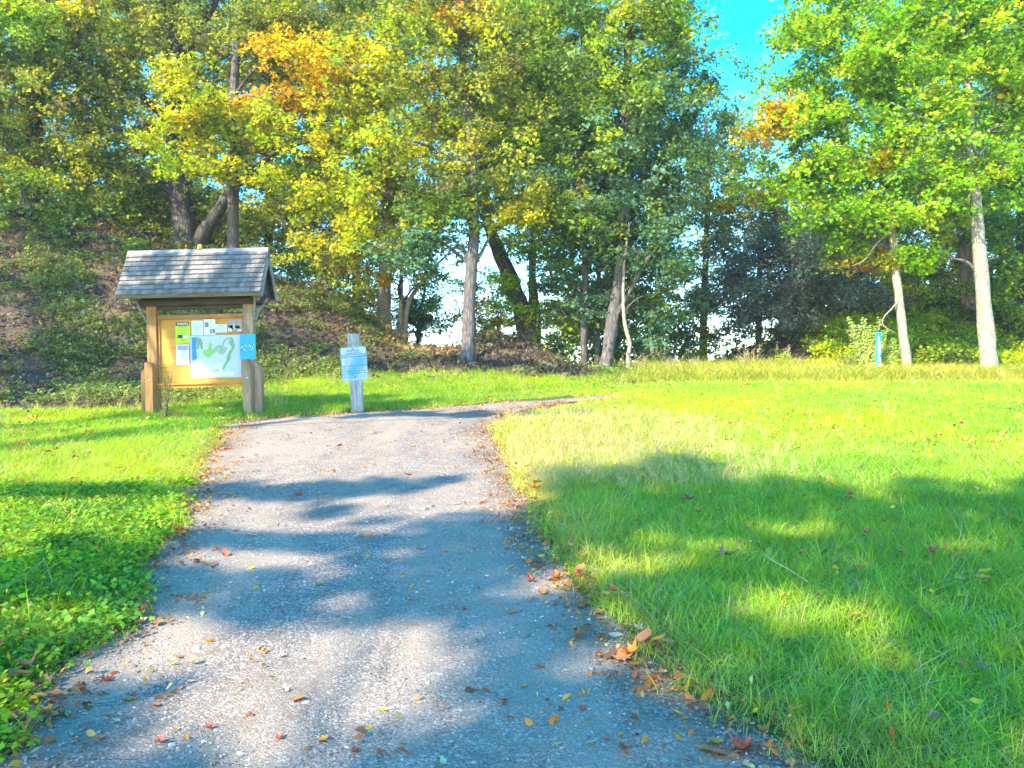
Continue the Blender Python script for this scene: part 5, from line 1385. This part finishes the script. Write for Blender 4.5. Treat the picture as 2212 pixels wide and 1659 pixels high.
# ------------------------------------------------------------------ sheets pinned to the panel
def flat(name, col, rough=.55): return mat_plain(name, col, rough, .35, .05, 12)
CM = {}
def pm(col, rough=.5):
    key = tuple(col)
    if key not in CM: CM[key] = flat('print_%d' % len(CM), col, rough)
    return CM[key]
def add_print(parent, name, shapes, y):
    """shapes: list of (polygon [(x, z)...], colour, layer)"""
    V, Fc, mi, mats = [], [], [], []
    for poly, col, layer in shapes:
        m = pm(col)
        if m not in mats: mats.append(m)
        b = len(V); V += [(x, y - .0012 * (layer + 1), z) for x, z in poly]; Fc.append(tuple(range(b, b + len(poly)))); mi.append(mats.index(m))
    me = bpy.data.meshes.new(name); me.from_pydata(V, [], Fc)
    for m in mats: me.materials.append(m)
    me.polygons.foreach_set('material_index', mi); me.update()
    return obj(name, me, parent)
def rect(x0, x1, z0, z1): return [(x0, z0), (x1, z0), (x1, z1), (x0, z1)]
def text_lines(x0, x1, z0, z1, n, col, layer, seed=0, fill=.5, ragged=.25):
    rr = random.Random(seed); out = []
    h = (z1 - z0) / n
    for i in range(n):
        z = z1 - (i + .5) * h; x = x0; end = x1 - rr.random() * ragged * (x1 - x0)
        while x < end:
            w = min(rr.uniform(.012, .035) * (x1 - x0) / .18, end - x)
            out.append((rect(x, x + w, z - h * fill / 2, z + h * fill / 2), col, layer)); x += w + .006
    return out
def text_mesh(parent, s, size, loc, col, name='lettering', width=None, bold=0.0):
    cu = bpy.data.curves.new(name, 'FONT'); cu.body = s; cu.size = size; cu.align_x = 'CENTER'; cu.align_y = 'CENTER'
    cu.extrude = .0004; cu.offset = bold; cu.resolution_u = 3
    t = bpy.data.objects.new(name, cu); COL.objects.link(t)
    bpy.context.view_layer.update()
    me = bpy.data.meshes.new_from_object(t.evaluated_get(bpy.context.evaluated_depsgraph_get()))
    bpy.data.objects.remove(t)
    me.materials.clear(); me.materials.append(pm(col))
    o = obj(name, me, parent); o.rotation_euler = (R(90), 0, 0); o.location = loc
    if width and me.vertices:
        xs_ = [v.co.x for v in me.vertices]; w = max(xs_) - min(xs_); k = width / w; o.scale = (k, 1, 1)
    return o
def sheet(name, label, X0, X1, Y0, Y1, col, y=-.0145, th=.0015, tilt=0.0, cat='poster'):
    """a sheet placed by its corners in the enlarged picture; origin at its centre"""
    w, h = (X1 - X0) * ZP, (Y1 - Y0) * ZP
    cx, cz = kx((X0 + X1) / 2), kz((Y0 + Y1) / 2)
    # account for the tilt of the whole kiosk
    bm = bmesh.new(); bm_box(bm, -w / 2, w / 2, -th, 0, -h / 2, h / 2)
    o = obj(name, bm_mesh(name, bm, pm(col, .45)))
    o.matrix_world = KM @ Matrix.Translation((cx, y, cz)) @ Matrix.Rotation(R(tilt), 4, 'Y')
    tag(o, label, cat, 'sheets pinned to the notice board')
    return o, w, h
# yellow-green warning poster with black heading
o, w, h = sheet('warning_poster', 'yellow green warning poster with a black WARNING heading, top left of the board', 578, 700, 737, 918, (.44, .58, .01))
zt = h / 2
add_print(o, 'print', [(rect(-w / 2 + .004, w / 2 - .012, zt - .058, zt + .0), (.025, .02, .015), 1), (rect(-w / 2 + .03, -w / 2 + .11, -h / 2 + .08, -h / 2 + .135), (.03, .05, .02), 1), (rect(-w / 2 + .115, w / 2 - .025, -h / 2 + .083, -h / 2 + .128), (.55, .60, .42), 1),
    (rect(-.02, .02, -h / 2 + .045, -h / 2 + .055), (.03, .05, .02), 1)] + text_lines(-w / 2 + .025, w / 2 - .025, -h / 2 + .15, zt - .09, 6, (.26, .36, .02), 1, 3, .35) + text_lines(-w / 2 + .04, w / 2 - .04, zt - .085, zt - .065, 1, (.08, .12, .02), 1, 9, .6, .0), -.0015)
text_mesh(o, 'WARNING', .045, (0, -.0055, zt - .029), (.75, .72, .62), width=w * .78, bold=.001)
o, w, h = sheet('notice_sheet', 'white notice with a blue heading below the yellow green poster', 583, 688, 930, 1100, (.74, .74, .78))
add_print(o, 'print', [(rect(-w / 2 + .012, w / 2 - .008, h / 2 - .085, h / 2 - .01), (.22, .30, .66), 1)] + text_lines(-w / 2 + .014, w / 2 - .012, -h / 2 + .02, h / 2 - .10, 12, (.30, .36, .62), 1, 4, .4), -.0015)
o, w, h = sheet('recycling_sheet', 'grey white sheet with a triangular green arrow emblem, top row of the board', 715, 812, 728, 852, (.56, .60, .56))
import itertools
tri = []
for k in range(3):
    a = math.radians(90 + 120 * k); c0 = (math.cos(a) * .026, math.sin(a) * .026 - .005); c1 = (math.cos(a + 1.7) * .026, math.sin(a + 1.7) * .026 - .005)
    nx_, nz_ = math.cos(a + .85) * .011, math.sin(a + .85) * .011
    tri.append(([(c0[0], c0[1]), (c1[0], c1[1]), (c1[0] + nx_, c1[1] + nz_), (c0[0] + nx_, c0[1] + nz_)], (.10, .26, .24), 1))
add_print(o, 'print', tri + text_lines(-w / 2 + .02, w / 2 - .02, h / 2 - .07, h / 2 - .02, 3, (.40, .46, .42), 1, 5, .3) + text_lines(-.04, .04, -h / 2 + .03, -h / 2 + .07, 3, (.25, .33, .30), 1, 6, .4, .1), -.0015)
o, w, h = sheet('flyer', 'pale flyer with two small dark photographs, top row of the board', 820, 917, 720, 850, (.62, .68, .62))
add_print(o, 'print', [(rect(-w / 2 + .015, -w / 2 + .075, .0, .07), (.10, .14, .10), 1), (rect(-w / 2 + .03, -w / 2 + .06, .02, .05), (.30, .24, .20), 2), (rect(.005, w / 2 - .004, -h / 2 + .02, -h / 2 + .085), (.12, .15, .20), 1), (rect(.025, .05, -h / 2 + .03, -h / 2 + .07), (.35, .37, .42), 2)]
    + text_lines(-w / 2 + .012, w / 2 - .012, h / 2 - .05, h / 2 - .012, 3, (.35, .42, .38), 1, 7, .35) + text_lines(.0, w / 2 - .01, -.02, .06, 5, (.42, .48, .44), 1, 8, .35), -.0015)
o, w, h = sheet('notice_card', 'small bluish card beside the flyer, top row of the board', 918, 1015, 765, 833, (.56, .60, .78))
add_print(o, 'print', text_lines(-w / 2 + .012, w / 2 - .012, -h / 2 + .012, h / 2 - .03, 7, (.33, .38, .60), 1, 10, .4) + text_lines(-.05, .05, h / 2 - .024, h / 2 - .012, 1, (.15, .18, .38), 1, 11, .7, 0), -.0015, )
o, w, h = sheet('faded_photo_sheet', 'faded brown photograph sheet with two white slips, top right of the board', 1025, 1145, 728, 828, (.30, .24, .20))
rp = random.Random(21)
add_print(o, 'print', [([(x + rp.uniform(-.02, .02), z + rp.uniform(-.02, .02)) for x, z in rect(x0 - .025, x0 + .025, z0 - .02, z0 + .02)], rp.choice([(.22, .19, .20), (.38, .34, .32), (.15, .16, .2), (.42, .38, .34)]), 1 + i % 3) for i, (x0, z0) in enumerate([(rp.uniform(-.07, .07), rp.uniform(-.05, .02)) for _ in range(14)])]
    + [(rect(-w / 2 + .006, -w / 2 + .062, -h / 2 + .002, -h / 2 + .045), (.72, .78, .78), 5), (rect(w / 2 - .068, w / 2 - .006, -h / 2 + .004, -h / 2 + .024), (.72, .78, .78), 5), (rect(-w / 2 + .02, -w / 2 + .03, -h / 2 + .02, -h / 2 + .03), (.1, .1, .1), 6)], -.0015)
# map
o, w, h = sheet('trail_map', 'large framed trail map with green parkland and blue water, centre of the board', 703, 1132, 857, 1217, (.36, .46, .66), th=.006)
def mx(X): return (X - 495) / (1615 - 495) * w - w / 2
def mz(Y): return (1500 - Y) / (1500 - 565) * h - h / 2
PAPER = (.42, .46, .42)
def blob(pts, col, layer): return ([(mx(a), mz(b)) for a, b in pts][::-1], col, layer)
shapes = [(rect(mx(530), mx(1575), mz(1480), mz(600)), PAPER, 1),
    blob([(530, 600), (640, 600), (625, 900), (640, 1050), (600, 1110), (530, 1110)], (.02, .20, .62), 2),
    blob([(645, 600), (730, 620), (770, 740), (770, 860), (730, 870), (700, 760), (680, 860), (640, 850)], (.17, .28, .14), 2),
    blob([(890, 870), (905, 780), (935, 710), (975, 760), (965, 860), (1010, 870), (1080, 900), (1050, 950), (980, 980), (920, 1060), (850, 1040), (800, 1010), (765, 930), (790, 890)], (.22, .42, .10), 2),
    blob([(1010, 860), (1100, 790), (1200, 775), (1230, 800), (1310, 860), (1270, 940), (1180, 1000), (1110, 950), (1070, 900)], (.24, .34, .19), 3),
    blob([(1205, 770), (1240, 680), (1300, 640), (1430, 615), (1435, 640), (1310, 665), (1260, 700), (1235, 790)], (.16, .30, .17), 3),
    blob([(1350, 740), (1380, 660), (1440, 640), (1465, 720), (1480, 830), (1440, 900), (1380, 1000), (1385, 1090), (1330, 1160), (1270, 1220), (1240, 1300), (1190, 1360), (1200, 1300), (1240, 1220), (1290, 1120), (1310, 1020), (1350, 930), (1420, 840), (1380, 790)], (.15, .31, .11), 4),
    blob([(1110, 850), (1140, 850), (1125, 920), (1100, 920)], (.15, .45, .75), 5), blob([(1020, 1330), (1080, 1310), (1140, 1345), (1080, 1365), (980, 1375)], (.12, .50, .66), 5), blob([(1080, 700), (1110, 720), (1060, 780), (1030, 800)], (.35, .50, .66), 3),
    (rect(mx(740), mx(1440), mz(1460), mz(1385)), (.66, .68, .70), 2), (rect(mx(1430), mx(1560), mz(1380), mz(1210)), (.45, .55, .74), 3)]
rp = random.Random(31)
for i in range(26):     # roads and contour lines
    a = (rp.uniform(660, 1540), rp.uniform(640, 1360)); an = rp.uniform(0, 6.28); pts = [a]
    for _ in range(3):
        an += rp.uniform(-.7, .7); pts.append((pts[-1][0] + 45 * math.cos(an), pts[-1][1] + 45 * math.sin(an)))
    pts = [(min(1560, max(545, p)), min(1370, max(620, q))) for p, q in pts]
    col = rp.choice([(.38, .42, .36), (.45, .44, .36), (.30, .38, .34)])
    for p, q in zip(pts[:-1], pts[1:]):
        dx, dy = q[0] - p[0], q[1] - p[1]; l_ = math.hypot(dx, dy) + 1e-6; nx_, ny_ = -dy / l_ * 2.2, dx / l_ * 2.2
        shapes.append(blob([(p[0] + nx_, p[1] + ny_), (q[0] + nx_, q[1] + ny_), (q[0] - nx_, q[1] - ny_), (p[0] - nx_, p[1] - ny_)], col, 6))
shapes += [(s_[0], (.35, .38, .44), 4) for s_ in text_lines(mx(830), mx(1400), mz(1450), mz(1395), 3, (0, 0, 0), 0, 12, .35)]
shapes += [(s_[0], (.30, .38, .60), 5) for s_ in text_lines(mx(1440), mx(1550), mz(1370), mz(1225), 6, (0, 0, 0), 0, 13, .35)]
add_print(o, 'print', shapes, -.006)
# cyan sign on the right post
o, w, h = sheet('cyan_poster', 'bright cyan poster fixed over the right kiosk post', 1137, 1268, 857, 1070, (.008, .30, .72), y=-PW - .016 - .0, th=.004)
rp = random.Random(41)
sh = []
for i in range(60):
    a, b = rp.uniform(-w / 2 + .012, w / 2 - .025), rp.uniform(-.085, .035)
    if -.02 < a < .012: continue
    s_ = rp.uniform(.006, .016)
    sh.append(([(a, b), (a + s_, b + rp.uniform(-.004, .004)), (a + s_ * .8, b + s_), (a + .002, b + s_ * .9)], rp.choice([(.02, .06, .30), (.75, .85, .92), (.03, .12, .42), (.5, .72, .85)]), 1 + i % 4))
for k in range(14):
    a = .5 + k * .33; r1, r2 = .024, .020
    sh.append(([(math.cos(a) * r1, h / 2 - .075 + math.sin(a) * r1), (math.cos(a + .34) * r1, h / 2 - .075 + math.sin(a + .34) * r1), (math.cos(a + .34) * r2, h / 2 - .075 + math.sin(a + .34) * r2), (math.cos(a) * r2, h / 2 - .075 + math.sin(a) * r2)], (.15, .2, .6), 1))
sh.append((rect(-.006, .008, h / 2 - .085, h / 2 - .062), (.55, .16, .14), 2))
add_print(o, 'print', sh + text_lines(-w / 2 + .03, w / 2 - .03, h / 2 - .17, h / 2 - .125, 3, (.05, .30, .68), 1, 14, .4) + text_lines(-w / 2 + .03, w / 2 - .03, -h / 2 + .02, -h / 2 + .05, 2, (.05, .36, .72), 1, 15, .4), -.004)

# ------------------------------------------------------------------ notice sign on its post
nb_ = P(773, 893, 13.5)
NX, NY = nb_.x, 13.5
NZ = Hs(NX, NY)
ns = empty('notice_sign', (NX, NY, NZ), 'blue white property notice sign on a leaning grey wooden post at the trail bend', 'sign', rot=(0, R(-3.2), 0))
s4 = 1 / 4.742 / (3315 / 13.5)
bm = bmesh.new(); bm_box(bm, -.098, .098, -.045, .045, -.3, 1500 * s4, .008)
for v in bm.verts:
    if v.co.z > .5: v.co.z += .01 * math.sin(v.co.x * 40)
obj('post', bm_mesh('post', bm, M_OLDPOST), ns)
def round_rect(w, h, r, n=6):
    pts = []
    for cx, cz, a0 in ((w / 2 - r, h / 2 - r, 0), (-w / 2 + r, h / 2 - r, 90), (-w / 2 + r, -h / 2 + r, 180), (w / 2 - r, -h / 2 + r, 270)):
        for k in range(n + 1):
            a = R(a0 + 90 * k / n); pts.append((cx + r * math.cos(a), cz + r * math.sin(a)))
    return pts
SW, SH = 490 * s4, 640 * s4
bm = bmesh.new(); bm_prism(bm, round_rect(SW, SH, .035), -.004, .0)
plate = obj('sign_plate', bm_mesh('sign_plate', bm, pm((.34, .47, .70), .35)), ns)
plate.location = (-.007, -.050, (1590 - 662) * s4); plate.rotation_euler = (0, R(-1.6), 0)
bl_, inn = round_rect(SW - .014, SH - .014, .03), round_rect(SW - .024, SH - .024, .026)
V = [(x, -.0052, z) for x, z in bl_] + [(x, -.0052, z) for x, z in inn]; n = len(bl_)
obj('border_line', mesh_np('border_line', V, [(i, (i + 1) % n, n + (i + 1) % n, n + i) for i in range(n)], pm((.04, .05, .22))), plate)
INK = (.03, .07, .38)
BLUE_WASH = NT('deep_blue_wash')
# two overlapping deeper blue patches on the plate
cw = [([(.0, .12), (.20, .14), (.20, -.02), (.10, -.12), (.02, -.24), (-.10, -.25), (-.12, -.12), (-.05, .02)], (.14, .38, .74), 0), ([(.02, .08), (.17, .09), (.15, .0), (.04, -.08), (-.02, -.2), (-.08, -.2), (-.04, -.05)], (.08, .34, .74), 1)]
add_print(plate, 'blue_patch', [([(x, z) for x, z in p], c, l_) for p, c, l_ in cw], -.0042)
def zz(Y): return (662 - Y) * s4
T = [('NOTICE', 415, .052, .20), ('YOU ARE ENTERING THE', 462, .024, .24), ('ROCKEFELLER STATE PARK PRESERVE', 490, .024, .40), ('PROPERTY OF NEW YORK STATE', 530, .030, .40), ('ARE STRICTLY PROHIBITED', 703, .030, .39),
     ('THE PRESERVE CLOSES AT SUNSET', 803, .024, .36), ('PLEASE STAY ON THE MARKED TRAILS', 845, .024, .39)]
for s_, Y, sz, wd in T:
    text_mesh(plate, s_, sz, (0, -.0085, zz(Y)), INK, width=wd, bold=.0006)
lines = text_lines(-.15, -.0, zz(680), zz(565), 6, (.16, .28, .60), 4, 51, .35) + text_lines(.06, .17, zz(680), zz(555), 6, (.12, .24, .58), 4, 52, .35) + text_lines(-.19, .19, zz(785), zz(730), 3, (.14, .26, .60), 4, 53, .38, .08) + text_lines(-.19, .19, zz(945), zz(875), 4, (.14, .26, .60), 4, 54, .38, .08)
add_print(plate, 'small_print', lines, -.0030)
for (X, Y) in ((-.01, .28 - .015 - .02), (.005, zz(905))):
    bm = bmesh.new(); bmesh.ops.create_cone(bm, cap_ends=True, segments=12, radius1=.011, radius2=.008, depth=.008)
    bmesh.ops.transform(bm, matrix=Matrix.Translation((X, -.012, Y)) @ Matrix.Rotation(R(90), 4, 'X'), verts=bm.verts)
    obj('bolt', bm_mesh('bolt', bm, pm((.05, .05, .2))), plate)

# ------------------------------------------------------------------ blue marker post
MX_, MY_ = (1897.5 - 1106) / F * 20.0, 20.0
mz0 = Hs(MX_, MY_)
mk = empty('marker_post', (MX_, MY_, mz0), 'slim bright blue marker post with white markings, left of the slim sunlit trunk', 'marker post', rot=(0, R(.5), 0))
MH = EYE + (850 - 718) / F * 20 - mz0
bm = bmesh.new()
bm_prism(bm, [(-.035, -.2), (.035, -.2), (.045, .02), (.066, .14), (.068, MH - .03), (.058, MH), (-.058, MH), (-.068, MH - .03), (-.066, .14), (-.05, .02)], -.012, .006)
obj('post_body', bm_mesh('post_body', bm, pm((.003, .27, .70), .4)), mk)
bm = bmesh.new(); bm_box(bm, .052, .0665, -.022, -.0135, .16, MH - .04, .002)
obj('side_rib', bm_mesh('side_rib', bm, pm((.01, .12, .62), .4)), mk)
bm = bmesh.new(); bm_box(bm, -.0665, -.052, -.022, -.0135, .16, MH - .04, .002)
obj('side_rib', bm_mesh('side_rib', bm, pm((.005, .30, .72), .4)), mk)
bs = MH / (1450 - 180)
def by(Y): return (1450 - Y) * bs
wh = []
for (xa, xb, Ya, Yb) in ((400, 450, 305, 385), (392, 462, 392, 450), (388, 478, 455, 510), (388, 484, 516, 575), (390, 482, 582, 640), (390, 482, 645, 700), (400, 478, 705, 760), (410, 470, 765, 812), (420, 458, 818, 885), (398, 488, 892, 950), (400, 484, 955, 1010), (404, 450, 1085, 1130), (402, 482, 1135, 1185), (406, 490, 1190, 1240), (418, 486, 1245, 1300)):
    a, b = (xa - 435) * bs, (xb - 435) * bs
    z0_, z1_ = by(Yb), by(Ya); q = min((b - a), (z1_ - z0_)) * .22
    wh.append(([(a + q, z0_), (b - q, z0_), (b, z0_ + q), (b, z1_ - q), (b - q, z1_), (a + q, z1_), (a, z1_ - q), (a, z0_ + q)], (.82, .84, .84), 1))
add_print(mk, 'white_marking', wh, -.0125)

# ------------------------------------------------------------------ thin haze volume over the whole scene, added to lift the dark woods
bm = bmesh.new(); bm_box(bm, -230, 230, -230, 230, -40, 24)
t = NT('shadow_lift_haze'); pv = t.n('ShaderNodeVolumePrincipled')
pv.inputs['Color'].default_value = (.92, .96, 1.0, 1); pv.inputs['Density'].default_value = 0.0008; pv.inputs['Anisotropy'].default_value = 0.2
t.l(pv.outputs[0], t.out.inputs['Volume'])
tag(obj('haze', bm_mesh('haze', bm, t.m)), None, None, None, 'stuff')

bpy.context.view_layer.update()
